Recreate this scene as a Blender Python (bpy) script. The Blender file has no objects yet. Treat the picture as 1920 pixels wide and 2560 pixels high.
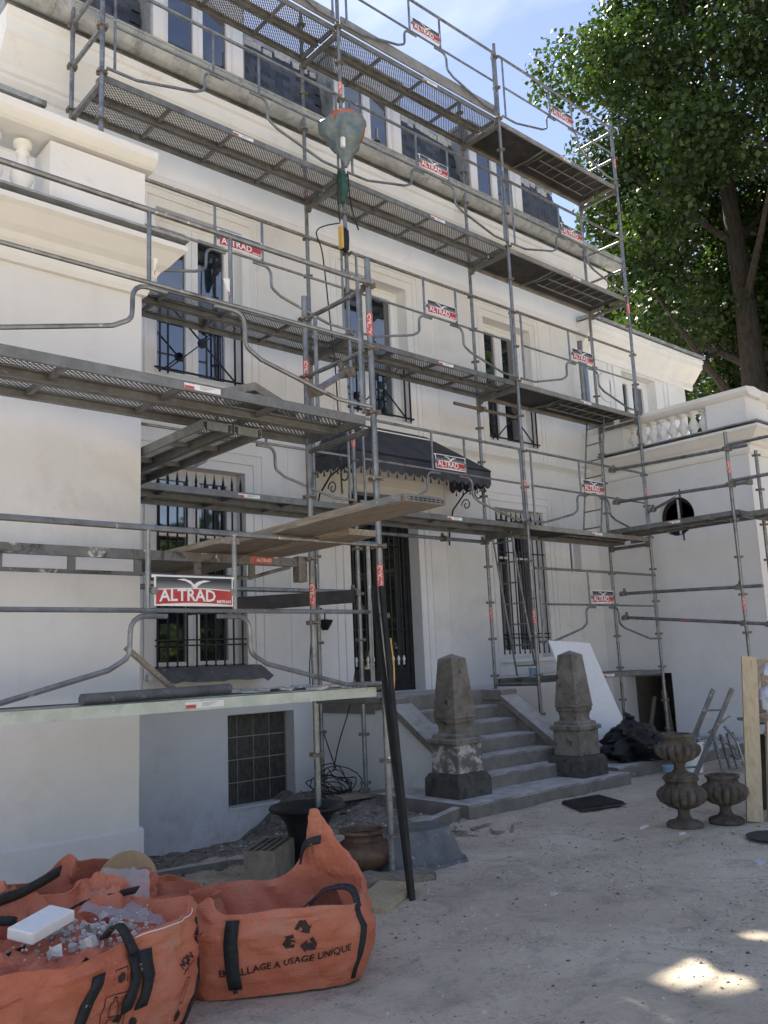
import bpy, math, random
import numpy as np
from mathutils import Vector, Matrix, noise as mnoise
R = math.radians
rnd = random.Random(7)
npr = np.random.RandomState(5)
scene = bpy.context.scene
col = scene.collection

# ------------------------------------------------------------------ camera
cam_d = bpy.data.cameras.new('camera'); cam = bpy.data.objects.new('camera', cam_d); col.objects.link(cam)
yaw, pitch, roll = R(48.2085), R(9.7199), R(-2.451)
fw = Vector((math.cos(pitch)*math.cos(yaw), math.cos(pitch)*math.sin(yaw), math.sin(pitch)))
rt0 = Vector((math.sin(yaw), -math.cos(yaw), 0)); up0 = rt0.cross(fw)
rt = rt0*math.cos(roll) + up0*math.sin(roll); up = up0*math.cos(roll) - rt0*math.sin(roll)
cam.matrix_world = Matrix(((rt.x, up.x, -fw.x, -3.1465), (rt.y, up.y, -fw.y, -7.3492), (rt.z, up.z, -fw.z, 1.4611), (0, 0, 0, 1)))
cam_d.sensor_fit = 'VERTICAL'; cam_d.sensor_height = 36; cam_d.sensor_width = 27
cam_d.lens = 36*2174.27/2560
cam_d.clip_start = 0.05; cam_d.clip_end = 1500
scene.camera = cam

# ------------------------------------------------------------------ sky and sun
SUN_AZ, SUN_EL = 70.0, 55.0           # degrees from +X towards +Y, and above the horizon
w = bpy.data.worlds.new('World'); scene.world = w; w.use_nodes = True
nt = w.node_tree; nt.nodes.clear()
sky = nt.nodes.new('ShaderNodeTexSky'); sky.sky_type = 'NISHITA'; sky.sun_disc = False
sky.sun_elevation = R(SUN_EL); sky.sun_rotation = R(90 - SUN_AZ)
sky.air_density = 1.0; sky.dust_density = 0.15; sky.ozone_density = 1.8
bg = nt.nodes.new('ShaderNodeBackground'); bg.inputs['Strength'].default_value = 0.08
wo = nt.nodes.new('ShaderNodeOutputWorld')
hs = nt.nodes.new('ShaderNodeHueSaturation'); hs.inputs['Saturation'].default_value = .86; hs.inputs['Hue'].default_value = .510; nt.links.new(sky.outputs[0], hs.inputs['Color']); 
tcw = nt.nodes.new('ShaderNodeTexCoord'); mpw = nt.nodes.new('ShaderNodeMapping'); mpw.inputs['Scale'].default_value = (1.2, 1.2, 3.5); nt.links.new(tcw.outputs['Generated'], mpw.inputs[0])
nzw = nt.nodes.new('ShaderNodeTexNoise'); nzw.inputs['Scale'].default_value = 2.6; nzw.inputs['Detail'].default_value = 7; nzw.inputs['Roughness'].default_value = .58; nzw.inputs['Distortion'].default_value = .5; nt.links.new(mpw.outputs[0], nzw.inputs['Vector'])
rpw = nt.nodes.new('ShaderNodeMapRange'); rpw.inputs[1].default_value = .48; rpw.inputs[2].default_value = .78; rpw.inputs[4].default_value = .35; nt.links.new(nzw.outputs[0], rpw.inputs[0])
mxw = nt.nodes.new('ShaderNodeMix'); mxw.data_type = 'RGBA'; mxw.inputs[7].default_value = (7.5, 7.8, 8.2, 1); nt.links.new(rpw.outputs[0], mxw.inputs[0]); nt.links.new(hs.outputs[0], mxw.inputs[6]); nt.links.new(mxw.outputs[2], bg.inputs[0]); nt.links.new(bg.outputs[0], wo.inputs[0])
sun_d = bpy.data.lights.new('sun', 'SUN'); sun_d.energy = 5.0; sun_d.angle = R(0.5); sun_d.color = (1.0, 0.93, 0.82)
sun = bpy.data.objects.new('sun', sun_d); col.objects.link(sun)
sdir = Vector((math.cos(R(SUN_EL))*math.cos(R(SUN_AZ)), math.cos(R(SUN_EL))*math.sin(R(SUN_AZ)), math.sin(R(SUN_EL))))
sun.rotation_euler = sdir.to_track_quat('Z', 'Y').to_euler(); sun.location = (30, 0, 40)
scene.view_settings.view_transform = 'Standard'; scene.view_settings.look = 'None'
scene.view_settings.exposure = 1.5; scene.view_settings.gamma = 1.0
scene.view_settings.use_curve_mapping = False
scene.render.engine = 'CYCLES'
scene.cycles.max_bounces = 8; scene.cycles.transparent_max_bounces = 16

# ------------------------------------------------------------------ helpers
OFF = {}
def tag(o, label=None, cat=None, group=None, kind=None):
    if label: o['label'] = label
    if cat: o['category'] = cat
    if group: o['group'] = group
    if kind: o['kind'] = kind
    return o
def empty(name, loc, label, cat, group=None, rz=0):
    o = bpy.data.objects.new(name, None); col.objects.link(o); o.location = loc
    o.rotation_euler = (0, 0, rz); o.empty_display_size = 0.1
    OFF[o.name] = Vector(loc)
    return tag(o, label, cat, group)
def link(name, me, parent=None):
    o = bpy.data.objects.new(name, me); col.objects.link(o)
    if parent is not None:
        o.parent = parent; OFF[o.name] = OFF.get(parent.name, Vector((0, 0, 0)))
    return o
KIDS = {}
def copy_tree(o, parent=None):
    c = o.copy(); col.objects.link(c)
    c.parent = parent
    for ch in o.children: copy_tree(ch, c)
    return c

class MB:
    def __init__(s): s.v = []; s.f = []
    def add(s, vs, fs):
        n = len(s.v); s.v += [tuple(p) for p in vs]; s.f += [tuple(i+n for i in f) for f in fs]; return s
    def box(s, x0, x1, y0, y1, z0, z1):
        return s.add([(x0,y0,z0),(x1,y0,z0),(x1,y1,z0),(x0,y1,z0),(x0,y0,z1),(x1,y0,z1),(x1,y1,z1),(x0,y1,z1)],
                     [(0,3,2,1),(4,5,6,7),(0,1,5,4),(1,2,6,5),(2,3,7,6),(3,0,4,7)])
    def obox(s, c, size, rot):
        hx, hy, hz = size[0]/2, size[1]/2, size[2]/2; c = Vector(c)
        vs = [c + rot @ Vector((sx*hx, sy*hy, sz*hz)) for sz in (-1,1) for sx,sy in ((-1,-1),(1,-1),(1,1),(-1,1))]
        return s.add(vs, [(0,3,2,1),(4,5,6,7),(0,1,5,4),(1,2,6,5),(2,3,7,6),(3,0,4,7)])
    def beam(s, p, q, wd, ht, upv=(0,0,1)):
        p, q = Vector(p), Vector(q); d = (q-p); L = d.length; d.normalize(); u = Vector(upv)
        sd = d.cross(u)
        if sd.length < 1e-4: sd = d.cross(Vector((0,1,0)))
        sd.normalize(); u2 = sd.cross(d)
        m = Matrix((d, sd, u2)).transposed()
        return s.obox((p+q)/2, (L, wd, ht), m)
    def tube(s, pts, r, n=8, caps=True, taper=None):
        pts = [Vector(p) for p in pts]; rings = []; prev = None
        for i, p in enumerate(pts):
            t = (pts[min(i+1, len(pts)-1)] - pts[max(i-1, 0)]).normalized()
            if prev is None:
                a = Vector((0,0,1)) if abs(t.z) < .9 else Vector((1,0,0)); u = t.cross(a).normalized()
            else:
                u = (prev - t*prev.dot(t)).normalized()
            prev = u; v = t.cross(u)
            rr = r if taper is None else taper[i]
            rings.append([p + (u*math.cos(2*math.pi*k/n) + v*math.sin(2*math.pi*k/n))*rr for k in range(n)])
        vs = [x for g in rings for x in g]; fs = []
        for i in range(len(pts)-1):
            for k in range(n):
                a = i*n+k; b = i*n+(k+1) % n; fs.append((a, b, b+n, a+n))
        if caps:
            fs.append(tuple(reversed(range(n)))); fs.append(tuple(range((len(pts)-1)*n, len(pts)*n)))
        return s.add(vs, fs)
    def lathe(s, prof, c=(0,0,0), n=20, flute=0, famp=0, frange=(0,0)):
        vs = []; fs = []
        for (r, z) in prof:
            for k in range(n):
                a = 2*math.pi*k/n; rr = r
                if flute and frange[0] <= z <= frange[1]: rr = r*(1 - famp*abs(math.cos(a*flute/2))**6)
                vs.append((c[0]+rr*math.cos(a), c[1]+rr*math.sin(a), c[2]+z))
        for i in range(len(prof)-1):
            for k in range(n):
                a = i*n+k; b = i*n+(k+1) % n; fs.append((a, b, b+n, a+n))
        if prof[0][0] > 1e-4: fs.append(tuple(reversed(range(n))))
        if prof[-1][0] > 1e-4: fs.append(tuple(range((len(prof)-1)*n, len(prof)*n)))
        return s.add(vs, fs)
    def prof_x(s, prof, x0, x1):     # closed profile of (y,z), extruded along x
        n = len(prof); vs = [(x0,y,z) for y,z in prof] + [(x1,y,z) for y,z in prof]
        fs = [(i, (i+1)%n, (i+1)%n+n, i+n) for i in range(n)] + [tuple(reversed(range(n))), tuple(range(n, 2*n))]
        return s.add(vs, fs)
    def prof_y(s, prof, y0, y1):     # closed profile of (x,z), extruded along y
        n = len(prof); vs = [(x,y0,z) for x,z in prof] + [(x,y1,z) for x,z in prof]
        fs = [(i, (i+1)%n, (i+1)%n+n, i+n) for i in range(n)] + [tuple(reversed(range(n))), tuple(range(n, 2*n))]
        return s.add(vs, fs)
    def prism(s, pts, fn0, fn1):     # 2D polygon mapped by two functions to front and back
        n = len(pts); vs = [fn0(*p) for p in pts] + [fn1(*p) for p in pts]
        fs = [tuple(range(n)), tuple(reversed(range(n, 2*n)))] + [(i, i+n, (i+1)%n+n, (i+1)%n) for i in range(n)]
        return s.add(vs, fs)
    def mesh(s, name, mat, smooth=False, off=None, fix=True):
        me = bpy.data.meshes.new(name)
        vs = s.v if off is None else [(a-off[0], b-off[1], c-off[2]) for a,b,c in s.v]
        me.from_pydata(vs, [], s.f); me.validate(); me.update()
        if fix:
            import bmesh
            bm = bmesh.new(); bm.from_mesh(me); bmesh.ops.recalc_face_normals(bm, faces=bm.faces); bm.to_mesh(me); bm.free()
        if mat: me.materials.append(mat)
        if smooth:
            me.polygons.foreach_set('use_smooth', [True]*len(me.polygons))
            try: me.set_sharp_from_angle(angle=R(38))
            except Exception: pass
        return me
    def build(s, name, mat, parent=None, smooth=False, world=True, fix=True):
        off = OFF.get(parent.name) if (parent is not None and world) else None
        return link(name, s.mesh(name, mat, smooth, off, fix), parent)
    def thing(s, name, mat, label, cat, group=None, smooth=False, kind=None):
        xs = np.array(s.v); c = Vector(((xs[:,0].min()+xs[:,0].max())/2, (xs[:,1].min()+xs[:,1].max())/2, xs[:,2].min()))
        o = link(name, s.mesh(name, mat, smooth, c)); o.location = c; OFF[o.name] = c
        return tag(o, label, cat, group, kind)

# ------------------------------------------------------------------ materials
def N(nt, t, **kw):
    n = nt.nodes.new(t)
    for k, v in kw.items():
        if k in n.inputs: n.inputs[k].default_value = v
        else: setattr(n, k, v)
    return n
def ramp(nt, fac, stops):
    r = nt.nodes.new('ShaderNodeValToRGB'); e = r.color_ramp.elements
    e[0].position, e[0].color = stops[0][0], (*stops[0][1], 1); e[1].position, e[1].color = stops[1][0], (*stops[1][1], 1)
    for p, c in stops[2:]:
        x = e.new(p); x.color = (*c, 1)
    nt.links.new(fac, r.inputs[0]); return r.outputs[0]
def mix(nt, f, a, b, mode='MIX'):
    m = nt.nodes.new('ShaderNodeMix'); m.data_type = 'RGBA'; m.blend_type = mode
    for sock, v in ((m.inputs[0], f), (m.inputs[6], a), (m.inputs[7], b)):
        if hasattr(v, 'links') or hasattr(v, 'is_linked'): nt.links.new(v, sock)
        else: sock.default_value = v if isinstance(v, (int, float)) else (*v, 1)
    return m.outputs[2]
def tex(nt, scale, detail=4, rough=.6, dist=0, vec=None, stretch=None):
    tc = nt.nodes.new('ShaderNodeTexCoord'); v = tc.outputs['Object']
    g = nt.nodes.new('ShaderNodeNewGeometry'); v = g.outputs['Position']
    if vec == 'obj': v = tc.outputs['Object']
    if stretch:
        mp = nt.nodes.new('ShaderNodeMapping'); mp.inputs['Scale'].default_value = stretch; nt.links.new(v, mp.inputs[0]); v = mp.outputs[0]
    n = N(nt, 'ShaderNodeTexNoise', Scale=scale, Detail=detail, Roughness=rough, Distortion=dist); nt.links.new(v, n.inputs['Vector'])
    return n.outputs[0]
def material(name, c1, c2=None, rough=.6, metal=0, scale=5, spread=(.35,.65), bump=0, bscale=40, stains=None, spots=None, ior=1.45, coat=0, stretch=None, vec=None, bdist=.01, rvar=0):
    m = bpy.data.materials.new(name); m.use_nodes = True; nt = m.node_tree; b = nt.nodes['Principled BSDF']
    b.inputs['Roughness'].default_value = rough; b.inputs['Metallic'].default_value = metal; b.inputs['IOR'].default_value = ior
    b.inputs['Coat Weight'].default_value = coat
    if c2 is None: b.inputs['Base Color'].default_value = (*c1, 1)
    else:
        f = tex(nt, scale, 5, .65, .3, vec, stretch)
        out = ramp(nt, f, [(spread[0], c1), (spread[1], c2)])
        if stains:     # (colour, scale, low, high)
            for cc, sc, lo, hi in stains:
                f2 = ramp(nt, tex(nt, sc, 6, .7, .4, vec), [(lo, (0,0,0)), (hi, (1,1,1))]); out = mix(nt, f2, out, cc)
        nt.links.new(out, b.inputs['Base Color'])
        if rvar:
            mr = N(nt, 'ShaderNodeMapRange'); nt.links.new(f, mr.inputs[0]); mr.inputs[3].default_value = rough-rvar; mr.inputs[4].default_value = rough+rvar
            nt.links.new(mr.outputs[0], b.inputs['Roughness'])
    if bump:
        bn = N(nt, 'ShaderNodeBump', Strength=bump, Distance=bdist); nt.links.new(tex(nt, bscale, 6, .65, 0, vec), bn.inputs['Height'])
        nt.links.new(bn.outputs[0], b.inputs['Normal'])
    return m
M = {}
M['plaster'] = material('plaster', (.74,.735,.72), (.83,.825,.81), rough=.85, scale=1.1, spread=(.3,.7), bump=.25, bscale=60, bdist=.004,
                        stains=[((.62,.59,.54), .8, .55, .82), ((.68,.64,.57), 2.7, .60, .80), ((.60,.59,.58), 12, .68, .85)])
_nt = M['plaster'].node_tree; _b = _nt.nodes['Principled BSDF']; _l = _b.inputs['Base Color'].links[0].from_socket
_d = ramp(_nt, tex(_nt, 1.0, 5, .7, .2, None, (5,5,.35)), [(.55,(0,0,0)),(.85,(.22,.22,.22))]); _l = mix(_nt, _d, _l, (.58,.55,.50))
_g = N(_nt, 'ShaderNodeNewGeometry'); _s = N(_nt, 'ShaderNodeSeparateXYZ'); _nt.links.new(_g.outputs['Position'], _s.inputs[0])
_m = N(_nt, 'ShaderNodeMapRange'); _nt.links.new(_s.outputs[2], _m.inputs[0]); _m.inputs[1].default_value = .45; _m.inputs[2].default_value = -.45
_u = N(_nt, 'ShaderNodeMath', operation='MULTIPLY'); _nt.links.new(_m.outputs[0], _u.inputs[0]); _nt.links.new(ramp(_nt, tex(_nt, 7, 6, .75), [(.45,(0,0,0)),(.7,(.5,.5,.5))]), _u.inputs[1])
_nt.links.new(mix(_nt, _u.outputs[0], _l, (.34,.31,.27)), _b.inputs['Base Color'])
M['trim'] = material('cream_trim', (.78,.77,.735), (.84,.83,.80), rough=.8, scale=2, bump=.15, bscale=50, bdist=.004, stains=[((.62,.56,.46), 1.7, .6, .85)])
M['galv'] = material('galvanised_steel', (.19,.20,.205), (.31,.32,.325), rough=.40, metal=.65, scale=9, bump=.15, bscale=90, bdist=.002, rvar=.1,
                     stains=[((.11,.10,.09), 5, .54, .72), ((.68,.67,.64), 17, .63, .67)])
M['galvdeck'] = material('deck_steel', (.17,.175,.17), (.27,.275,.265), rough=.5, metal=.5, scale=6, bump=.15, bscale=50, bdist=.003,
                         stains=[((.13,.12,.11), 3, .5, .75), ((.62,.61,.58), 19, .66, .72)])
M['aludeck'] = material('deck_beam_dusty', (.24,.23,.21), (.36,.35,.32), rough=.55, metal=.35, scale=5, bump=.1, bscale=60, stains=[((.16,.14,.12), 4, .55, .8), ((.6,.58,.55), 17, .64, .70)])
M['splash'] = material('splashed_steel', (.15,.15,.15), (.24,.24,.235), rough=.6, metal=.3, scale=7, stains=[((.07,.065,.06), 6, .52, .62), ((.68,.66,.62), 4.5, .55, .60)], bump=.3)
M['green'] = material('pale_green_beam', (.46,.52,.44), (.60,.65,.58), rough=.5, metal=.1, scale=7, stains=[((.3,.31,.28), 9, .58, .72), ((.7,.7,.68), 30, .64, .68)], bump=.1)
M['ply'] = material('dark_plywood', (.02,.019,.019), (.05,.045,.042), rough=.7, scale=5, stains=[((.18,.17,.16), 7, .66, .8)], bump=.2)
M['coupler'] = material('rusty_coupler', (.16,.14,.12), (.30,.27,.23), rough=.6, metal=.5, scale=25, bump=.3, bscale=80)
M['zinc'] = material('weathered_zinc', (.31,.325,.33), (.48,.49,.475), rough=.55, metal=.3, scale=5, stains=[((.17,.175,.17), 2.5, .5, .7), ((.55,.53,.48), 8, .58, .72)], bump=.35, bscale=25)
M['slate'] = material('slate_tile', (.035,.042,.055), (.075,.085,.105), rough=.55, scale=5, spread=(.3,.7), bump=.35, bscale=35, stains=[((.15,.155,.16), 2.1, .62, .8)])
_nt = M['slate'].node_tree; _b = _nt.nodes['Principled BSDF']; _l = _b.inputs['Base Color'].links[0].from_socket; _oi = N(_nt, 'ShaderNodeObjectInfo')
_nt.links.new(mix(_nt, 1.0, _l, ramp(_nt, _oi.outputs['Random'], [(0,(.55,.58,.62)),(1,(1.45,1.4,1.35))]), 'MULTIPLY'), _b.inputs['Base Color'])
M['white'] = material('white_lacquer', (.80,.80,.80), (.85,.85,.85), rough=.35, scale=3)
M['iron'] = material('black_iron', (.012,.013,.014), (.03,.031,.033), rough=.45, metal=.2, scale=12, bump=.1)
M['canvas'] = material('awning_canvas', (.042,.046,.054), (.075,.081,.09), rough=.85, scale=3, bump=.15, bscale=200)
M['stone'] = material('old_stone', (.125,.11,.09), (.27,.245,.205), rough=.9, scale=5, bump=.8, bscale=45, bdist=.012,
                      stains=[((.045,.042,.038), 9, .56, .68), ((.42,.41,.39), 6, .66, .76)])
M['stonedark'] = material('mossy_stone', (.055,.05,.043), (.12,.11,.095), rough=.9, scale=7, bump=.8, bscale=45, bdist=.012, stains=[((.03,.028,.025), 9, .55, .68), ((.30,.29,.27), 8, .68, .76)])
M['stonepale'] = material('limewashed_stone', (.11,.10,.085), (.23,.21,.18), rough=.9, scale=5, bump=.8, bscale=45, bdist=.012, stains=[((.55,.54,.51), 5, .52, .60), ((.05,.046,.04), 9, .62, .72)])
M['concrete'] = material('dusty_concrete', (.17,.155,.13), (.26,.24,.21), rough=.92, scale=3.5, bump=.5, bscale=60, bdist=.006,
                         stains=[((.11,.105,.098), 3, .56, .78), ((.45,.445,.43), 9, .62, .76)])
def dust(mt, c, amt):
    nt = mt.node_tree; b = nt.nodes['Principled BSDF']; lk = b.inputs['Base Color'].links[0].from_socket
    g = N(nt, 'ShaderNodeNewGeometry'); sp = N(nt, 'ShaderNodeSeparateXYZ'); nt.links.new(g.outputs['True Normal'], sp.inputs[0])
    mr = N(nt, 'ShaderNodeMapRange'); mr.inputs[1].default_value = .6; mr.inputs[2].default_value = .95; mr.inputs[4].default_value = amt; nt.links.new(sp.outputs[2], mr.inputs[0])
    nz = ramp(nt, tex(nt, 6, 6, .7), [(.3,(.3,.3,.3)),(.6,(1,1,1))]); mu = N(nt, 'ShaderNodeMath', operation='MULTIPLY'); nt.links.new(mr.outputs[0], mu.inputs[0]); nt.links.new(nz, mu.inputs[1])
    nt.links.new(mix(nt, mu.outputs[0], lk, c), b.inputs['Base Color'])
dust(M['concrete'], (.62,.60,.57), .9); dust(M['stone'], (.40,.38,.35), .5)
M['wood'] = material('scaffold_plank', (.19,.155,.12), (.36,.31,.25), rough=.8, scale=9, stretch=(9,.5,9), bump=.35, bscale=60, stains=[((.10,.085,.07), 6, .58, .75), ((.6,.58,.54), 28, .67, .70)])
M['woodfresh'] = material('pale_timber', (.42,.33,.20), (.56,.46,.31), rough=.7, scale=6, stretch=(6,6,.6), bump=.15, stains=[((.30,.23,.14), 5, .6, .8)])
M['ochre'] = material('cardboard', (.36,.26,.15), (.46,.34,.21), rough=.85, scale=6, bump=.2)
M['red'] = material('sign_red', (.42,.035,.045), (.52,.06,.065), rough=.4, scale=14, stains=[((.55,.35,.33), 40, .68, .72)])
M['decal'] = material('sticker_red', (.50,.09,.08), (.62,.20,.18), rough=.5, scale=40)
M['signwhite'] = material('sign_white', (.78,.78,.77), (.84,.84,.83), rough=.4, scale=9)
M['orange'] = material('orange_woven_fabric', (.52,.138,.070), (.64,.230,.135), rough=.72, scale=4, spread=(.3,.7), bump=.25, bscale=230, bdist=.003,
                       stains=[((.42,.24,.17), 4, .56, .8), ((.68,.55,.48), 28, .68, .73)])
_nt = M['orange'].node_tree; _b = _nt.nodes['Principled BSDF']; _o = _b.inputs['Normal'].links[0].from_socket
_q = N(_nt, 'ShaderNodeBump', Strength=.55, Distance=.008); _nt.links.new(tex(_nt, 1.0, 6, .6, .6, None, (7,7,70)), _q.inputs['Height']); _nt.links.new(_o, _q.inputs['Normal'])
_q2 = N(_nt, 'ShaderNodeBump', Strength=.7, Distance=.02); _nt.links.new(tex(_nt, 9, 5, .6, 1.5), _q2.inputs['Height']); _nt.links.new(_q.outputs[0], _q2.inputs['Normal']); _nt.links.new(_q2.outputs[0], _b.inputs['Normal'])
M['strap'] = material('black_webbing', (.014,.016,.018), (.035,.037,.038), rough=.75, scale=30, stains=[((.45,.45,.44), 26, .64, .70)], bump=.3, bscale=150)
M['ink'] = material('black_print', (.03,.022,.02), (.07,.04,.03), rough=.8, scale=30)
M['foam'] = material('white_foam', (.80,.80,.78), (.86,.86,.85), rough=.8, scale=20, bump=.3, bscale=90)
M['rubble'] = material('plaster_rubble', (.42,.40,.37), (.68,.66,.63), rough=.9, scale=20, bump=.5)
M['pebble'] = material('pebbles', (.11,.092,.07), (.60,.54,.45), rough=.9, scale=14, spread=(.42,.56))
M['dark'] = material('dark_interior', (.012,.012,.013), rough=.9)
M['blackplastic'] = material('black_plastic', (.007,.007,.008), (.016,.016,.017), rough=.5, scale=8, bump=.15)
M['terracotta'] = material('glazed_terracotta', (.10,.055,.032), (.20,.125,.075), rough=.5, scale=6, stains=[((.035,.027,.022), 9, .52, .66), ((.32,.28,.24), 7, .66, .74)], bump=.5, bscale=50)
M['castiron'] = material('mossy_cast_stone', (.075,.058,.042), (.16,.135,.105), rough=.8, scale=7, stains=[((.02,.018,.016), 10, .54, .66), ((.34,.31,.27), 11, .66, .75)], bump=.7, bscale=60)
M['grey'] = material('grey_plastic', (.10,.105,.11), (.17,.175,.18), rough=.6, scale=8, stains=[((.5,.5,.5), 14, .6, .7)], bump=.2)
M['tarp'] = material('green_tarp', (.11,.15,.16), (.20,.25,.265), rough=.6, scale=6, bump=.4, bscale=15)
M['orangecloth'] = material('orange_rag', (.42,.10,.05), (.52,.17,.10), rough=.8, scale=12)
M['greenwire'] = material('green_rope', (.02,.06,.05), (.03,.10,.075), rough=.7, scale=12)
M['yellow'] = material('yellow_casing', (.62,.40,.09), (.68,.46,.12), rough=.5, scale=12)
M['bark'] = material('bark', (.022,.019,.016), (.060,.052,.045), rough=.95, scale=6, stretch=(3,3,.5), bump=1, bscale=20, bdist=.05)
M['film'] = material('pale_sack', (.50,.50,.54), (.62,.62,.66), rough=.6, scale=6, bump=.4, bscale=20)
M['brick'] = material('pale_hollow_brick', (.20,.17,.13), (.28,.245,.19), rough=.9, scale=15, bump=.4)
M['bluefilm'] = material('blue_plastic_pipe', (.20,.30,.42), (.30,.40,.50), rough=.35, scale=12)
M['manhole'] = material('dark_iron_cover', (.035,.032,.03), (.07,.065,.06), rough=.7, scale=9, bump=.5)
M['glassblock'] = material('glass_block', (.035,.032,.026), (.10,.092,.075), rough=.18, scale=26, spread=(.4,.7), bump=.9, bscale=45, bdist=.01, stretch=(1,1,.4), ior=1.6)
M['mortar'] = material('mortar', (.30,.29,.27), (.40,.39,.37), rough=.9, scale=20)

def glass_mat(name, tint, ior):
    m = bpy.data.materials.new(name); m.use_nodes = True; nt = m.node_tree; b = nt.nodes['Principled BSDF']
    b.inputs['Base Color'].default_value = (*tint, 1); b.inputs['Roughness'].default_value = .03; b.inputs['IOR'].default_value = ior
    bn = N(nt, 'ShaderNodeBump', Strength=.12, Distance=.02); nt.links.new(tex(nt, 1.6, 1), bn.inputs['Height']); nt.links.new(bn.outputs[0], b.inputs['Normal'])
    return m
M['glass'] = glass_mat('window_glass', (.010,.013,.022), 2.9)
M['doorglass'] = glass_mat('door_glass', (.02,.022,.02), 1.8)
# clear plastic sheet
m = bpy.data.materials.new('milky_plastic_sheet'); m.use_nodes = True; n_ = m.node_tree; b = n_.nodes['Principled BSDF']
b.inputs['Base Color'].default_value = (.62,.60,.60,1); b.inputs['Roughness'].default_value = .3
tr = N(n_, 'ShaderNodeBsdfTransparent'); mx = N(n_, 'ShaderNodeMixShader'); mx.inputs[0].default_value = .45
n_.links.new(tr.outputs[0], mx.inputs[1]); n_.links.new(b.outputs[0], mx.inputs[2]); n_.links.new(mx.outputs[0], n_.nodes['Material Output'].inputs[0])
M['milky'] = m
# perforated steel sheet: regular round holes punched through
m = bpy.data.materials.new('perforated_steel'); m.use_nodes = True; n_ = m.node_tree; b = n_.nodes['Principled BSDF']
b.inputs['Metallic'].default_value = .5; b.inputs['Roughness'].default_value = .5
c_ = ramp(n_, tex(n_, 6), [(.35,(.13,.128,.12)),(.65,(.22,.215,.20))]); n_.links.new(c_, b.inputs['Base Color'])
g = N(n_, 'ShaderNodeTexCoord'); vo = N(n_, 'ShaderNodeTexVoronoi', Scale=40.0, Randomness=0.0); n_.links.new(g.outputs['Object'], vo.inputs['Vector'])
mp = N(n_, 'ShaderNodeMapping'); mp.inputs['Rotation'].default_value = (0,0,R(45)); mp.inputs['Scale'].default_value = (1,1,0)
n_.links.new(g.outputs['Object'], mp.inputs[0]); n_.links.new(mp.outputs[0], vo.inputs['Vector'])
lt = N(n_, 'ShaderNodeMath', operation='LESS_THAN'); n_.links.new(vo.outputs['Distance'], lt.inputs[0]); lt.inputs[1].default_value = .33
tr = N(n_, 'ShaderNodeBsdfTransparent'); mx = N(n_, 'ShaderNodeMixShader'); n_.links.new(lt.outputs[0], mx.inputs[0])
n_.links.new(b.outputs[0], mx.inputs[1]); n_.links.new(tr.outputs[0], mx.inputs[2]); n_.links.new(mx.outputs[0], n_.nodes['Material Output'].inputs[0])
M['perf'] = m
# sign print: dark-to-pale band above
m = bpy.data.materials.new('sign_print_grey_fade'); m.use_nodes = True; n_ = m.node_tree; b = n_.nodes['Principled BSDF']
tc = N(n_, 'ShaderNodeTexCoord'); sp = N(n_, 'ShaderNodeSeparateXYZ'); n_.links.new(tc.outputs['Object'], sp.inputs[0])
mr = N(n_, 'ShaderNodeMapRange'); mr.inputs[1].default_value = .55; mr.inputs[2].default_value = .70; n_.links.new(sp.outputs[2], mr.inputs[0])
cr = ramp(n_, mr.outputs[0], [(.25,(.55,.55,.56)),(.95,(.03,.035,.045))])
out = mix(n_, ramp(n_, tex(n_, 26, 5, .7), [(.66,(0,0,0)),(.72,(1,1,1))]), cr, (.5,.5,.5)); n_.links.new(out, b.inputs['Base Color'])
b.inputs['Roughness'].default_value = .4; M['signfade'] = m
# ground
m = bpy.data.materials.new('dusty_gravel_ground'); m.use_nodes = True; n_ = m.node_tree; b = n_.nodes['Principled BSDF']; b.inputs['Roughness'].default_value = .95
a = ramp(n_, tex(n_, .9, 6, .6, .5), [(.32,(.50,.415,.30)),(.68,(.72,.62,.475))])
a = mix(n_, ramp(n_, tex(n_, 2.6, 7, .72, 1.2), [(.50,(0,0,0)),(.74,(.85,.85,.85))]), a, (.27,.245,.205))
spk = N(n_, 'ShaderNodeMath', operation='MULTIPLY'); n_.links.new(ramp(n_, tex(n_, 38, 8, .85), [(.53,(0,0,0)),(.62,(1,1,1))]), spk.inputs[0]); n_.links.new(ramp(n_, tex(n_, 1.8, 4, .6, 1), [(.42,(.08,.08,.08)),(.62,(1,1,1))]), spk.inputs[1])
a = mix(n_, spk.outputs[0], a, (.12,.105,.09))
a = mix(n_, ramp(n_, tex(n_, 11, 6, .75, .6), [(.58,(0,0,0)),(.72,(1,1,1))]), a, (.30,.27,.23))
a = mix(n_, ramp(n_, tex(n_, 70, 5, .8), [(.62,(0,0,0)),(.70,(1,1,1))]), a, (.66,.63,.58))
gp_ = N(n_, 'ShaderNodeNewGeometry'); sp_ = N(n_, 'ShaderNodeSeparateXYZ'); n_.links.new(gp_.outputs['Position'], sp_.inputs[0])
def msk(sock, lo, hi):
    r_ = N(n_, 'ShaderNodeMapRange'); r_.inputs[1].default_value = lo; r_.inputs[2].default_value = hi; n_.links.new(sock, r_.inputs[0]); return r_.outputs[0]
def mth(op, p_, q_):
    m_ = N(n_, 'ShaderNodeMath', operation=op)
    for i_, v_ in enumerate((p_, q_)):
        if isinstance(v_, (int, float)): m_.inputs[i_].default_value = v_
        else: n_.links.new(v_, m_.inputs[i_])
    return m_.outputs[0]
soil = mth('MULTIPLY', msk(sp_.outputs[1], -1.5, -.9), msk(sp_.outputs[0], 4.0, 3.2))
soil = mth('GREATER_THAN', mth('ADD', soil, mth('MULTIPLY', tex(n_, 3.5, 6, .75), .9)), 1.12)
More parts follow.
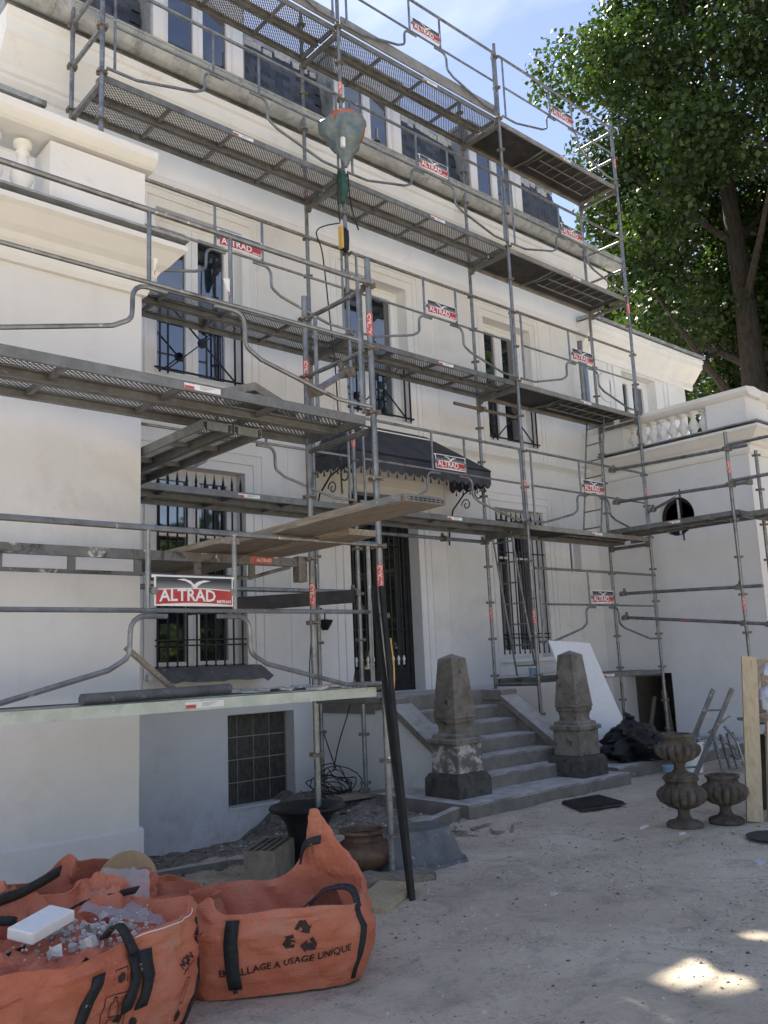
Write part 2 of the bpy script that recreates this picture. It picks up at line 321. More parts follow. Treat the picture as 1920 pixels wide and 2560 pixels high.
a = mix(n_, soil, a, ramp(n_, tex(n_, 14, 6, .75), [(.35,(.09,.078,.062)),(.62,(.33,.30,.26))]))
n_.links.new(a, b.inputs['Base Color'])
bn = N(n_, 'ShaderNodeBump', Strength=.8, Distance=.012); n_.links.new(tex(n_, 55, 6, .75), bn.inputs['Height'])
bn2 = N(n_, 'ShaderNodeBump', Strength=.6, Distance=.03); n_.links.new(tex(n_, 9, 5, .7), bn2.inputs['Height']); n_.links.new(bn.outputs[0], bn2.inputs['Normal']); n_.links.new(bn2.outputs[0], b.inputs['Normal'])
M['ground'] = m
def leaf_mat(name, c1, c2, trans):
    m = bpy.data.materials.new(name); m.use_nodes = True; n_ = m.node_tree; b = n_.nodes['Principled BSDF']
    c = ramp(n_, tex(n_, 1.7, 3, .7), [(.35, c1), (.65, c2)]); n_.links.new(c, b.inputs['Base Color']); b.inputs['Roughness'].default_value = .5
    t = N(n_, 'ShaderNodeBsdfTranslucent'); c3 = mix(n_, 1.0, c, (1.9,2.1,.6), 'MULTIPLY'); n_.links.new(c3, t.inputs['Color'])
    mx = N(n_, 'ShaderNodeMixShader'); mx.inputs[0].default_value = trans; n_.links.new(b.outputs[0], mx.inputs[1]); n_.links.new(t.outputs[0], mx.inputs[2])
    n_.links.new(mx.outputs[0], n_.nodes['Material Output'].inputs[0]); return m
M['leaf'] = leaf_mat('maple_leaves', (.014,.035,.010), (.044,.074,.017), .30)
M['leaf2'] = leaf_mat('lighter_leaves', (.03,.062,.015), (.072,.11,.025), .38)

# ------------------------------------------------------------------ ground
def hfun(x, y):
    h = 0.02*mnoise.noise((x*.5, y*.5, 3)) + .012*mnoise.noise((x*2.1, y*2.1, 1)) + .006*mnoise.noise((x*7, y*7, 9))
    # trench dug along the wall on the left
    a = min(max((y + .75)/.8, 0), 1)*min(max((3.0 - x)/.9, 0), 1)
    h -= .40*a*a*(3-2*a)
    # spoil heap and rise towards the steps
    h += .05*math.exp(-((x-2.6)**2/.9 + (y-.1)**2/.5))
    if -1.2 < y and x > 5.6: h += .10
    if a > .05 or (x < 3.4 and y > -1.6): h += .035*mnoise.noise((x*6, y*6, 4)) + .02*mnoise.noise((x*14, y*14, 8))
    return h
xs = sorted(set([-250,-120,-60,-30,-18,-10,-6] + list(np.round(np.arange(-3.4, 9.5, .055), 3)) + [11,14,20,30,60,120,250]))
ys = sorted(set([-250,-120,-60,-30,-20,-14,-10,-8] + list(np.round(np.arange(-6.9, 1.6, .055), 3)) + [3,8,20,60,120,250]))
vs = []; 
for y in ys:
    for x in xs:
        near = -4 < x < 10 and -8 < y < 2
        vs.append((x, y, hfun(x, y) if near else 0))
nx = len(xs); fs = [(j*nx+i, j*nx+i+1, (j+1)*nx+i+1, (j+1)*nx+i) for j in range(len(ys)-1) for i in range(nx-1)]
me = bpy.data.meshes.new('ground'); me.from_pydata(vs, [], fs); me.materials.append(M['ground'])
me.polygons.foreach_set('use_smooth', [True]*len(me.polygons))
gr = link('ground', me); gr['kind'] = 'structure'

# ------------------------------------------------------------------ villa
YF = 1.25
villa = empty('villa', (4.57, YF, 0), 'large white rendered villa with slate mansard, projecting side wings and scaffolding in front', 'house')
def wall_holes(mb, x0, x1, z0, z1, holes, yf, yb):
    X = sorted({x0, x1} | {h[0] for h in holes} | {h[1] for h in holes}); Z = sorted({z0, z1} | {h[2] for h in holes} | {h[3] for h in holes})
    solid = lambda cx, cz: not any(h[0] < cx < h[1] and h[2] < cz < h[3] for h in holes)
    g = [[solid((X[i]+X[i+1])/2, (Z[k]+Z[k+1])/2) for k in range(len(Z)-1)] for i in range(len(X)-1)]
    idx = {}
    def vid(i, k, b):
        key = (i, k, b)
        if key not in idx: idx[key] = len(mb.v); mb.v.append((X[i], yb if b else yf, Z[k]))
        return idx[key]
    nI, nK = len(X)-1, len(Z)-1
    for i in range(nI):
        for k in range(nK):
            if not g[i][k]: continue
            mb.f.append((vid(i,k,0), vid(i+1,k,0), vid(i+1,k+1,0), vid(i,k+1,0)))
            mb.f.append((vid(i,k,1), vid(i,k+1,1), vid(i+1,k+1,1), vid(i+1,k,1)))
            if i == 0 or not g[i-1][k]: mb.f.append((vid(i,k,0), vid(i,k+1,0), vid(i,k+1,1), vid(i,k,1)))
            if i == nI-1 or not g[i+1][k]: mb.f.append((vid(i+1,k,0), vid(i+1,k,1), vid(i+1,k+1,1), vid(i+1,k+1,0)))
            if k == 0 or not g[i][k-1]: mb.f.append((vid(i,k,0), vid(i,k,1), vid(i+1,k,1), vid(i+1,k,0)))
            if k == nK-1 or not g[i][k+1]: mb.f.append((vid(i,k+1,0), vid(i+1,k+1,0), vid(i+1,k+1,1), vid(i,k+1,1)))
WX = [(1.20,2.36), (3.98,5.14), (6.80,7.96)]
holes = [(a, b, 4.75, 6.77) for a, b in WX] + [(1.20,2.36,1.42,3.72), (6.80,7.96,1.42,3.70), (3.93,5.16,1.06,3.68), (8.60,8.90,2.78,3.42), (2.08,2.98,-.08,.94)]
mb = MB(); wall_holes(mb, -.6, 9.74, -.8, 8.2, holes, YF, YF+.35); facade = mb.build('facade_wall', M['plaster'], villa)
tag(facade, 'recessed central facade between the two wings')
# upper storey of both wings, in the facade plane
mb = MB(); wall_holes(mb, 9.742, 12.9, 4.4, 7.2, [(10.62,11.78,5.05,6.62)], YF+.002, YF+.35); mb.build('upper_wall', M['plaster'], villa)
mb = MB(); mb.box(12.55, 12.9, YF+.352, 7, 4.4, 7.2); mb.build('upper_wall', M['plaster'], villa)
mb = MB(); mb.box(-3.8, -.602, YF+.002, YF+.35, 4.4, 7.0); mb.build('upper_wall', M['plaster'], villa)
# wing ground floors
mb = MB(); mb.box(-6.5, -.28, -1.45, -1.1, -.3, 4.45); mb.box(-.63, -.28, -1.098, YF-.002, -.6, 4.45); mb.build('wing_wall', M['plaster'], villa)
tag(mb and villa.children[-1], 'left wing wall close to the camera')
# right wing: side wall with round window and basement door hole, built as a grid with a round opening
def side_wall():
    mb = MB(); X0 = 9.42; cy, cz, r = -.25, 3.53, .31
    n = 32
    ring = [(cy + r*math.cos(2*math.pi*k/n), cz + r*math.sin(2*math.pi*k/n)) for k in range(n)]
    y0, y1, z0, z1 = -.75, .25, 3.03, 4.03
    sq = []
    for k in range(n):
        a = 2*math.pi*k/n; c, s = math.cos(a), math.sin(a); m_ = .5/max(abs(c), abs(s)); sq.append((cy+c*m_, cz+s*m_))
    for x, s_ in ((X0, 1), (X0+.3, 0)):
        vs = [(x, y, z) for y, z in ring] + [(x, y, z) for y, z in sq]
        mb.add(vs, [(k, (k+1)%n, (k+1)%n+n, k+n) for k in range(n)])
    mb.add([(X0, y, z) for y, z in ring] + [(X0+.3, y, z) for y, z in ring], [(k, (k+1)%n, (k+1)%n+n, k+n) for k in range(n)])
    Y = [-1.5, y0, .10, y1, .95, YF-.002]; Z = [-.3, -.02, 1.09, z0, z1, 4.45]
    for i in range(len(Y)-1):
        for k in range(len(Z)-1):
            cy_, cz_ = (Y[i]+Y[i+1])/2, (Z[k]+Z[k+1])/2
            if y0 < cy_ < y1 and z0 < cz_ < z1: continue
            if .10 < cy_ < .95 and -.3 < cz_ < 1.09 and cz_ > -.2: continue
            for x in (X0, X0+.3):
                mb.add([(x,Y[i],Z[k]),(x,Y[i+1],Z[k]),(x,Y[i+1],Z[k+1]),(x,Y[i],Z[k+1])], [(0,1,2,3)])
    # reveals of the basement opening
    mb.add([(X0,.10,-.3),(X0+.3,.10,-.3),(X0+.3,.10,1.09),(X0,.10,1.09)], [(0,1,2,3)])
    mb.add([(X0,.95,-.3),(X0+.3,.95,-.3),(X0+.3,.95,1.09),(X0,.95,1.09)], [(0,1,2,3)])
    mb.add([(X0,.10,1.09),(X0+.3,.10,1.09),(X0+.3,.95,1.09),(X0,.95,1.09)], [(0,1,2,3)])
    return mb
sw = side_wall().build('wing_wall', M['plaster'], villa, fix=False); tag(sw, 'right wing side wall with the round window')
mb = MB(); mb.box(9.42, 12.9, -1.52, -1.502, -.3, 4.45); mb.box(9.722, 12.9, -1.5, -1.2, -.3, 4.45); mb.box(12.6, 12.9, -1.198, YF, -.3, 4.45); mb.build('wing_wall', M['plaster'], villa)
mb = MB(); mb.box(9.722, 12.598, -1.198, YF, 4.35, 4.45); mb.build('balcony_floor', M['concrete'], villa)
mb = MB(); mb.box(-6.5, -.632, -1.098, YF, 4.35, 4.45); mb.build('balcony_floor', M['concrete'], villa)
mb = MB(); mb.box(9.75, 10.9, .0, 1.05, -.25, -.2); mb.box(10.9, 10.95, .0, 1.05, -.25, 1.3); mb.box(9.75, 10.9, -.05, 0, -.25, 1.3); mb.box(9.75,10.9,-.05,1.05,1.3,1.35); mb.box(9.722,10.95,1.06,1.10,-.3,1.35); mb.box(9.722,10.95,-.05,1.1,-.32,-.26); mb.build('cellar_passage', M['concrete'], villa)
mb = MB(); mb.box(10.2, 10.24, .15, .75, -.2, 1.1); mb.build('cellar_door', M['ply'], villa)
# round window in the side wall
ow = MB().lathe([(.24,0),(.31,0),(.31,.06),(.24,.06),(.24,0)], (0,0,0), 32)
ow.v = [(9.52 + z, -.25 + x, 3.53 + y) for x, y, z in ow.v]; owo = ow.build('round_window', M['iron'], villa, True)
mb = MB(); n = 32; mb.add([(9.55, -.25+.3*math.cos(2*math.pi*k/n), 3.53+.3*math.sin(2*math.pi*k/n)) for k in range(n)], [tuple(range(n))]); mb.build('pane', M['glass'], owo, fix=False)
mb = MB(); mb.box(9.50, 9.545, -.265, -.235, 3.25, 3.81); mb.build('glazing_bar', M['white'], owo)
mb = MB(); mb.box(9.40, 9.425, -.36, -.345, 3.13, 3.95); mb.box(9.37,9.39,-.66,.16,3.44,3.46); mb.build('window_bar', M['iron'], owo)
# plinths
mb = MB(); mb.box(5.62, 9.42-.002, YF-.06, YF-.002, -.3, 1.08); mb.build('plinth', M['plaster'], villa)
mb = MB(); mb.box(9.38, 9.418, -1.56, .08, -.3, .42); mb.box(9.38, 12.9, -1.56, -1.522, -.3, .42); mb.build('plinth', M['plaster'], villa)
mb = MB(); mb.box(-6.5, -.255, -1.475, -1.452, -.3, .38); mb.prof_x([(-1.475,.38),(-1.452,.38),(-1.452,.40)], -6.5, -.255); mb.box(-.278, -.255, -1.45, YF, -.6, .38); mb.build('plinth', M['plaster'], villa)
# string course on the facade
def course(prof, x0, x1, y):
    return MB().prof_x([(y + p, z) for p, z in prof], x0, x1)
sc_prof = [(0,4.12),(-.02,4.12),(-.035,4.15),(-.035,4.20),(-.015,4.22),(-.015,4.38),(-.04,4.42),(-.09,4.46),(-.12,4.48),(-.12,4.53),(0,4.56)]
course(sc_prof, -.278, 9.36, YF-.001).build('string_course', M['trim'], villa)
# wing cornices under the balconies (front and side)
cp = [(0,4.30),(-.04,4.30),(-.06,4.34),(-.06,4.40),(-.11,4.43),(-.14,4.47),(-.20,4.50),(-.30,4.58),(-.34,4.60),(-.34,4.64),(-.0,4.68)]
SRET = .62
def wing_cornice(xa, xb, yw, left_side_x=None, right_side_x=None):
    mb = MB(); n = len(cp)
    # run along x with mitred ends
    va = []; vb = []
    for p, z in cp:
        va.append(((xa + p) if left_side_x is not None else xa, yw + p, z)); vb.append(((xb - p*SRET) if right_side_x is not None else xb, yw + p, z))
    mb.add(va + vb, [(i, (i+1)%n, (i+1)%n+n, i+n) for i in range(n)] + [tuple(range(n)), tuple(range(n, 2*n))])
    if left_side_x is not None:
        vc = [(xa + p, YF-.002, z) for p, z in cp]; mb.add(va + vc, [(i, (i+1)%n, (i+1)%n+n, i+n) for i in range(n)])
    if right_side_x is not None:
        vc = [(xb - p*SRET, YF-.002, z) for p, z in cp]; mb.add(vb + vc, [(i, (i+1)%n, (i+1)%n+n, i+n) for i in range(n)])
    return mb
c1 = wing_cornice(-6.5, -.28, -1.452, None, 1).build('wing_cornice', M['trim'], villa)
c2 = wing_cornice(9.418, 12.9, -1.522, 1, 1).build('wing_cornice', M['trim'], villa)
mb = MB(); mb.box(-6.5, -.06, -1.80, -1.0, 4.682, 4.70); mb.build('zinc_flashing', M['zinc'], c1)
mb = MB(); mb.box(9.07, 9.9, -1.87, .9, 4.682, 4.70); mb.build('zinc_flashing', M['zinc'], c2)
# main cornice
mp = [(0,7.02),(-.03,7.02),(-.05,7.06),(-.05,7.12),(-.02,7.15),(-.02,7.50),(-.05,7.52),(-.09,7.58),(-.09,7.62),(-.12,7.64),(-.14,7.70),(-.22,7.82),(-.30,7.93),(-.33,7.96),(-.33,8.12),(-.36,8.14),(-.36,8.22),(0,8.24)]
mc = MB().prof_x([(YF-.001+p, z) for p, z in mp], -.62, 9.9).build('main_cornice', M['trim'], villa)
mb = MB(); mb.box(9.742, 9.9, YF, 6, 7.9, 8.23); mb.box(9.742, 9.80, YF+.4, 6, 7.2, 7.898); mb.build('main_cornice', M['trim'], villa)
mb = MB(); mb.box(9.60, 9.738, YF+.352, 9, 6.9, 8.2); mb.build('end_wall', M['plaster'], villa)
# upper wing cornices
up = [(0,6.66),(-.03,6.66),(-.05,6.70),(-.05,6.78),(-.10,6.82),(-.18,6.92),(-.26,7.02),(-.30,7.05),(-.30,7.14),(-.33,7.15),(-.33,7.22),(0,7.24)]
def up_corn(x0, x1): return MB().prof_x([(YF-.002+p, z) for p, z in up], x0, x1)
u1 = up_corn(9.30, 13.15).build('upper_cornice', M['trim'], villa); u2 = up_corn(-3.8, .02).build('upper_cornice', M['trim'], villa)
MB().prof_x([(YF-.37,7.242),(YF-.37,7.30),(YF+2.6,8.0),(YF+2.6,7.94)], 9.905, 13.18).build('low_roof', M['zinc'], villa)
MB().prof_x([(YF-.37,7.242),(YF-.37,7.30),(YF-.05,7.33),(YF-.05,7.26)], 9.28, 9.90).build('low_roof', M['zinc'], villa)
MB().prof_x([(YF-.36,7.242),(YF-.36,7.30),(YF-.05,7.34),(YF-.05,7.26)], -3.8, -.2).build('low_roof', M['zinc'], villa)
mb = MB(); mb.box(13.0-.1+.002, 13.13, YF, 6.8, 6.9, 7.24); mb.build('upper_cornice', M['trim'], villa)
# gutter with brackets
gp = [(.90+.0*k, 0) for k in range(0)]
gpts = [(YF-.40-.13 + .13 + .13*math.cos(math.pi + math.pi*k/10), 8.47 - .015 + .15*math.sin(math.pi + math.pi*k/10)*1.25) for k in range(11)]
ginner = [(YF-.40 + .118*math.cos(2*math.pi - math.pi*k/10), 8.455 + .138*math.sin(2*math.pi - math.pi*k/10)*1.25) for k in range(11)]
gut = MB().prof_x(gpts + ginner, -1.3, 10.2).build('gutter', M['zinc'], villa, True)
mb = MB().tube([(-1.3, YF-.53, 8.47), (10.2, YF-.53, 8.47)], .018, 8).build('gutter_rim', M['zinc'], gut)
for k in range(26):
    x = -1.1 + k*.45
    MB().tube([(x, YF-.40+.14*math.cos(math.pi+math.pi*j/8), 8.46+.145*1.25*math.sin(math.pi+math.pi*j/8)) for j in range(9)], .009, 5).build('gutter_bracket', M['zinc'], gut)
mb = MB(); mb.box(-.62, 9.88, YF-.27, YF-.002, 8.242, 8.43); mb.build('fascia_board', M['zinc'], villa)
# mansard roof: battens below, slates as pieces
yA, zA, yB, zB = YF+.02, 8.30, YF+.42, 9.98
mans = MB(); mans.add([(-.7,yA+.03,zA),(9.75,yA+.03,zA),(9.35,yB+.03,zB),(-.3,yB+.03,zB),(-.7,8,zA),(9.75,8,zA),(9.35,7.6,zB),(-.3,7.6,zB)],
    [(0,1,2,3),(1,5,6,2),(5,4,7,6),(4,0,3,7),(3,2,6,7)])
mo = mans.build('mansard_roof', M['slate'], villa)
mb = MB(); mb.prof_x([(yB-.06,9.90),(yB-.06,9.98),(yB+.1,10.03),(yB+3,10.25),(yB+3,10.2),(yB,9.95)], -.35, 9.42); mb.build('roof_edge', M['zinc'], villa)
mb = MB()
for k in range(60):   # broken mortar strip above the slates
    x = -.3 + k*.16 + rnd.uniform(-.03,.03); t = .93 + rnd.uniform(-.02,.03)
    mb.obox((x, yA+(yB-yA)*t-.03, zA+(zB-zA)*t), (rnd.uniform(.10,.2), .03, rnd.uniform(.05,.13)), Matrix.Rotation(rnd.uniform(-.12,.12), 3, 'Y'))
mb.build('mortar_strip', M['rubble'], mo)['kind'] = 'stuff'
DX = [(1.16,2.42), (3.94,5.20), (6.74,8.02)]
mrows = 15; slates = []
for r_ in range(mrows):
    z = 8.36 + r_*.105; 
    t = (z - zA)/(zB - zA); y = yA + (yB-yA)*t
    xmax = 9.74 - .40*t; x = -.66 + .38*t + (.11 if r_ % 2 else 0)
    while x < xmax - .05:
        wd = .215
        if not any(a-.10 < x+wd/2 < b_+.10 for a, b_ in DX): slates.append((x, y, z, min(wd, xmax-x)))
        x += .222
pit = math.atan2(yB-yA, zB-zA)
srot = [Matrix.Rotation(-(pit - .05) + rnd.uniform(-.015,.015), 3, 'X') @ Matrix.Rotation(rnd.uniform(-.012,.012), 3, 'Y') for _ in range(6)]
smesh = []
for k in range(6):
    mb = MB(); mb.obox((0,0,.075), (.214, .010, .165), srot[k]); smesh.append(mb.mesh('slate', M['slate']))
order = sorted(slates, key=lambda s_: (s_[0]-(-3))**2)
for s_ in order[:300]:
    o = link('slate', smesh[rnd.randrange(6)], mo); o.location = Vector((s_[0]+s_[3]/2, s_[1]-.006, s_[2])) - OFF[mo.name]; o.scale = (s_[3]/.215, 1, 1)
if len(order) > 300:
    mb = MB()
    for s_ in order[300:]: mb.obox((s_[0]+s_[3]/2, s_[1]-.006, s_[2]+.075), (s_[3]-.002, .010, .165), srot[rnd.randrange(6)])
    mb.build('slate_field', M['slate'], mo)['kind'] = 'stuff'
# dormers
def rect_frame(mb, x0, x1, z0, z1, t, y0, y1):
    mb.box(x0, x0+t, y0, y1, z0, z1); mb.box(x1-t, x1, y0, y1, z0, z1); mb.box(x0+t, x1-t, y0, y1, z1-t, z1); mb.box(x0+t, x1-t, y0, y1, z0, z0+t)
for i, (a, b_) in enumerate(DX):
    y = YF - .01
    mb = MB(); mb.box(a, a+.15, y, y+.12, 8.45, 10.05); mb.box(b_-.15, b_, y, y+.12, 8.45, 10.05); mb.box(a+.15, b_-.15, y, y+.12, 8.45, 8.52)
    # arched head
    cx = (a+b_)/2; hw = (b_-a)/2-.15; n = 12
    arc = [(cx - hw + 2*hw*k/n, 9.66 + .16*math.cos((k/n-.5)*math.pi)) for k in range(n+1)]
    mb.prism(arc + [(cx+hw, 10.05), (cx-hw, 10.05)], lambda x, z: (x, y, z), lambda x, z: (x, y+.12, z))
    d = mb.build('dormer', M['white'], villa)
    mb = MB(); mb.box(a-.06, b_+.06, y-.05, y+1.0, 10.052, 10.12); mb.build('dormer_roof', M['zinc'], d)
    for sx in (a-.03, b_+.001):
        mb = MB(); mb.add([(sx,y+.02,8.4),(sx+.03,y+.02,8.4),(sx+.03,y+.02,10.05),(sx,y+.02,10.05),(sx,y+.8,8.4),(sx+.03,y+.8,8.4),(sx+.03,y+.8,10.05),(sx,y+.8,10.05)],[(0,1,2,3),(1,5,6,2),(5,4,7,6),(4,0,3,7)]); mb.build('cheek', M['zinc'], d)
    for lx0, lx1 in ((a+.152, cx-.002), (cx+.002, b_-.152)):
        mb = MB(); rect_frame(mb, lx0, lx1, 8.52, 9.82, .065, y+.05, y+.10); mb.box(lx0+.065, lx1-.065, y+.055, y+.085, 8.93, 8.955); mb.build('casement', M['white'], d)
        mb = MB(); mb.box(lx0+.05, lx1-.05, y+.088, y+.096, 8.56, 9.80); mb.build('pane', M['glass'], d)
# windows of the facade
def molding(mb, x0, x1, z0, z1, wd, pr, y=YF, sill=True):
    mb.box(x0-wd, x0-wd+.025, y-pr, y-.001, z0-.05, z1+wd); mb.box(x1+wd-.025, x1+wd, y-pr, y-.001, z0-.05, z1+wd); mb.box(x0-wd+.025, x1+wd-.025, y-pr, y-.001, z1+wd-.025, z1+wd)
def window(x0, x1, z0, z1, label=None, bar=None, y=YF+.20, name='window', mat='white', leaf_t=.08):
    mb = MB(); rect_frame(mb, x0, x1, z0, z1, .05, y, y+.07)
    wnd = mb.build(name, M[mat], villa)
    if label: wnd['label'] = label
    cx = (x0+x1)/2
    for lx0, lx1 in ((x0+.047, cx-.002), (cx+.002, x1-.047)):
        mb = MB(); rect_frame(mb, lx0, lx1, z0+.047, z1-.047, leaf_t, y+.01, y+.06)
        if bar: mb.box(lx0+leaf_t, lx1-leaf_t, y+.015, y+.045, bar, bar+.03)
        mb.build('casement', M[mat], wnd)
        mb = MB(); mb.box(lx0+leaf_t-.01, lx1-leaf_t+.01, y+.035 if not bar else y+.047, y+.055, z0+.05+leaf_t-.01, z1-.05-leaf_t+.01); mb.build('pane', M['glass'], wnd)
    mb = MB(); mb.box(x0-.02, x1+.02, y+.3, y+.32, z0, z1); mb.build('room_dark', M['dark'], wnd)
    return wnd
upl = ['upper left window above the big near scaffold bay', 'upper middle window above the awning', 'upper right window between second and third pole']
for i, (a, b_) in enumerate(WX):
    wn = window(a, b_, 4.75, 6.77, upl[i], bar=5.72)
    # iron guard with crossed bars and centre boss
    y = YF - .03
    mb = MB(); mb.box(a-.08, b_+.08, y-.025, y+.02, 5.60, 5.64); mb.build('guard_handrail', M['iron'], wn)
    mb = MB(); mb.box(a-.02, b_+.02, y-.01, y+.01, 4.80, 4.82); mb.build('guard_bottom_rail', M['iron'], wn)
    for x in (a+.04, a+.14, b_-.14, b_-.04):
        mb = MB(); mb.box(x-.009, x+.009, y-.009, y+.009, 4.76, 5.60); mb.build('guard_bar', M['iron'], wn)
    for z0, z1 in ((4.82, 5.59), (5.59, 4.82)):
        mb = MB(); mb.beam((a+.15, y + (.004 if z0 < z1 else -.004), z0), (b_-.15, y + (.004 if z0 < z1 else -.004), z1), .014, .018, (0,1,0)); mb.build('guard_cross_bar', M['iron'], wn)
    mb = MB().lathe([(0,-.02),(.055,-.02),(.055,.02),(0,.02)], (0,0,0), 16); mb.v = [((a+b_)/2 + x, y + z, 5.205 + yy) for x, yy, z in mb.v]; mb.build('guard_boss', M['iron'], wn)
    mb = MB(); molding(mb, a, b_, 4.62, 6.77, .14, .022); molding(mb, a, b_, 4.62, 6.77, .24, .015); mb.build('molding', M['plaster'], wn)
for i, (a, b_) in enumerate((WX[0], WX[2])):
    z1 = 3.72 if i == 0 else 3.70
    wn = window(a, b_, 1.42, z1, ['barred ground floor window on the left', 'barred ground floor window right of the steps'][i], bar=2.95)
    y = YF + .03
    for k in range(10):
        x = a + .05 + k*(b_-a-.10)/9
        mb = MB().tube([(x,y,1.52),(x,y,3.52)], .011, 6); mb.lathe([(.011,3.46),(.022,3.50),(.014,3.53),(.018,3.56),(0,3.68)], (x,y,0), 6); mb.lathe([(0,1.47),(.016,1.50),(0,1.535)], (x,y,0), 6); mb.build('grille_bar', M['iron'], wn)
    for z in (1.72, 1.78, 3.02, 3.44):
        mb = MB(); mb.box(a-.0, b_+.0, y-.007, y+.007, z-.008, z+.008); mb.build('grille_rail', M['iron'], wn)
    mb = MB(); molding(mb, a, b_, 1.42, z1, .13, .022); molding(mb, a, b_, 1.42, z1, .25, .015); mb.build('molding', M['plaster'], wn)
    mb = MB(); mb.box(a-.10, b_+.10, YF-.07, YF+.2, 1.36, 1.418); mb.build('sill', M['white'], wn)
    mb = MB(); mb.box(a-.14, b_+.14, YF-.03, YF-.001, 1.18, 1.22); mb.box(a-.14, b_+.14, YF-.02, YF-.001, 1.22, 1.357); mb.build('apron', M['plaster'], wn)
# torn sheet over the left sill
mb = MB(); n = 14
for k in range(n+1):
    x = 1.16 + 1.34*k/n; dz = .015*mnoise.noise((x*6,0,0)); yy = YF-.30 + .10*mnoise.noise((x*5,3,0))
    mb.v += [(x, YF+.15, 1.50+dz), (x, YF-.06, 1.48+dz), (x+.03, yy, 1.33+dz*2+.06*mnoise.noise((x*9,1,1)))]
for k in range(n): mb.f += [(k*3, k*3+3, k*3+4, k*3+1), (k*3+1, k*3+4, k*3+5, k*3+2)]
sh = mb.thing('plastic_sheet', M['grey'], 'torn grey sheet draped over the sill of the barred left window', 'sheet')
sm = sh.modifiers.new('s', 'SOLIDIFY'); sm.thickness = .006
# small slit window
mb = MB(); rect_frame(mb, 8.60, 8.90, 2.78, 3.42, .03, YF+.15, YF+.2); sl = mb.build('window', M['white'], villa); mb = MB(); mb.box(8.63, 8.87, YF+.17, YF+.19, 2.81, 3.39); mb.build('pane', M['glass'], sl)
mb = MB(); mb.box(8.57, 8.93, YF-.04, YF+.14, 2.75, 2.778); mb.build('sill', M['white'], sl)
mb = MB(); mb.box(8.63, 8.645, YF+.05, YF+.065, 2.78, 3.42); mb.build('window_bar', M['iron'], sl)
# upper right wing window and plaster medallion
wn = window(10.62, 11.78, 5.05, 6.62, 'window of the right wing above the balustrade', bar=5.9)
mb = MB(); molding(mb, 10.62, 11.78, 5.05, 6.62, .3, .03); molding(mb, 10.62, 11.78, 5.05, 6.62, .45, .02); mb.build('molding', M['plaster'], wn)
mb = MB().lathe([(0,0),(.24,0),(.24,.03),(.21,.035),(.19,.02),(0,.02)], (0,0,0), 28); mb.v = [(10.05+x, YF-z, 6.18+y*1.15) for x,y,z in mb.v]; mb.build('medallion', M['plaster'], villa, True)
# basement window of glass blocks
bw = MB(); rect_frame(bw, 2.08, 2.98, -.08, .94, .012, YF+.16, YF+.24); bwo = bw.build('window', M['mortar'], villa); bwo['label'] = 'basement window of sixteen dark glass blocks'
mb = MB(); mb.box(2.09, 2.97, YF+.184, YF+.24, -.07, .93); mb.build('mortar_grid', M['mortar'], bwo)
gb = MB(); gb.box(-.104,.104,-.02,.0,-.119,.119); gbm = gb.mesh('glass_block', M['glassblock'])
for i in range(4):
    for k in range(4):
        o = link('glass_block', gbm, bwo); o.location = Vector((2.092+.110+i*.2185, YF+.199, -.068+.125+k*.249)) - OFF[bwo.name]
mb = MB(); mb.box(2.082, 2.978, YF-.012, YF+.158, -.079, -.055); mb.build('sill', M['white'], bwo)
# front door
mb = MB(); dz0, dz1 = 1.065, 3.68; y = YF+.20
rect_frame(mb, 3.93, 5.16, dz0, dz1, .07, y, y+.08); door = mb.build('front_door', M['iron'], villa)
cx = 4.545
for a, b_ in ((4.002, cx-.003), (cx+.003, 5.088)):
    mb = MB(); rect_frame(mb, a, b_, dz0+.01, dz1-.075, .06, y+.01, y+.06); mb.box(a+.06, b_-.06, y+.015, y+.055, dz0+.07, dz0+.30); leaf = mb.build('door_leaf', M['iron'], door)
    mb = MB(); mb.box(a+.05, b_-.05, y+.05, y+.057, dz0+.29, dz1-.13); mb.build('pane', M['doorglass'], door)
    for k in range(4):
        x = a + .125 + k*(b_-a-.25)/3
        mb = MB().tube([(x,y-.005,dz0+.44),(x,y-.005,dz1-.5)], .011, 6); mb.build('door_bar', M['iron'], door)
        mb = MB().lathe([(0,-.07),(.014,-.05),(.010,-.02),(.022,.02),(.012,.05),(.012,.06)], (x,y-.005,dz0+.40), 8); mb.build('bar_finial', M['signwhite'], door)
    for z_ in (1.87, 3.02): MB().box(a+.06, b_-.06, y-.01, y+.005, z_, z_+.015).build('door_rail', M['iron'], door)
    for k in range(5):   # scrolls in the upper part
        c = (a+b_)/2; zz = 3.12 + (k%2)*.16; xx = a+.11+k*.07
        MB().tube([(xx+.035*math.cos(t*.7)*(1-t/12), y-.005, zz+.05*math.sin(t*.7)*(1-t/12)) for t in range(10)], .006, 5).build('door_scroll', M['iron'], door)
mb = MB(); molding(mb, 3.93, 5.16, 1.10, 3.68, .13, .022); molding(mb, 3.93, 5.16, 1.10, 3.68, .25, .015); mb.build('molding', M['plaster'], door)
# pilaster lines on the facade
for x in (2.98, 3.42, 5.72, 8.52):
    for z0_, z1_ in ((1.15,4.11),(4.58,7.01)): MB().box(x-.010, x+.010, YF-.010, YF-.001, z0_, z1_).build('pilaster_strip', M['plaster'], villa)
# wall lamp
mb = MB().lathe([(0,.0),(.06,.0),(.10,.05),(.16,.13),(.17,.15),(.0,.17)], (0,0,0), 16); mb.v = [(3.36+x*.6, YF-.16+y*.6, 1.86+z*.8) for x,y,z in mb.v]; lm = mb.build('wall_lamp', M['iron'], villa, True)
MB().tube([(3.36,YF,2.10),(3.36,YF-.08,2.13),(3.36,YF-.16,2.08),(3.36,YF-.16,1.98)], .010, 6).build('lamp_arm', M['iron'], lm)
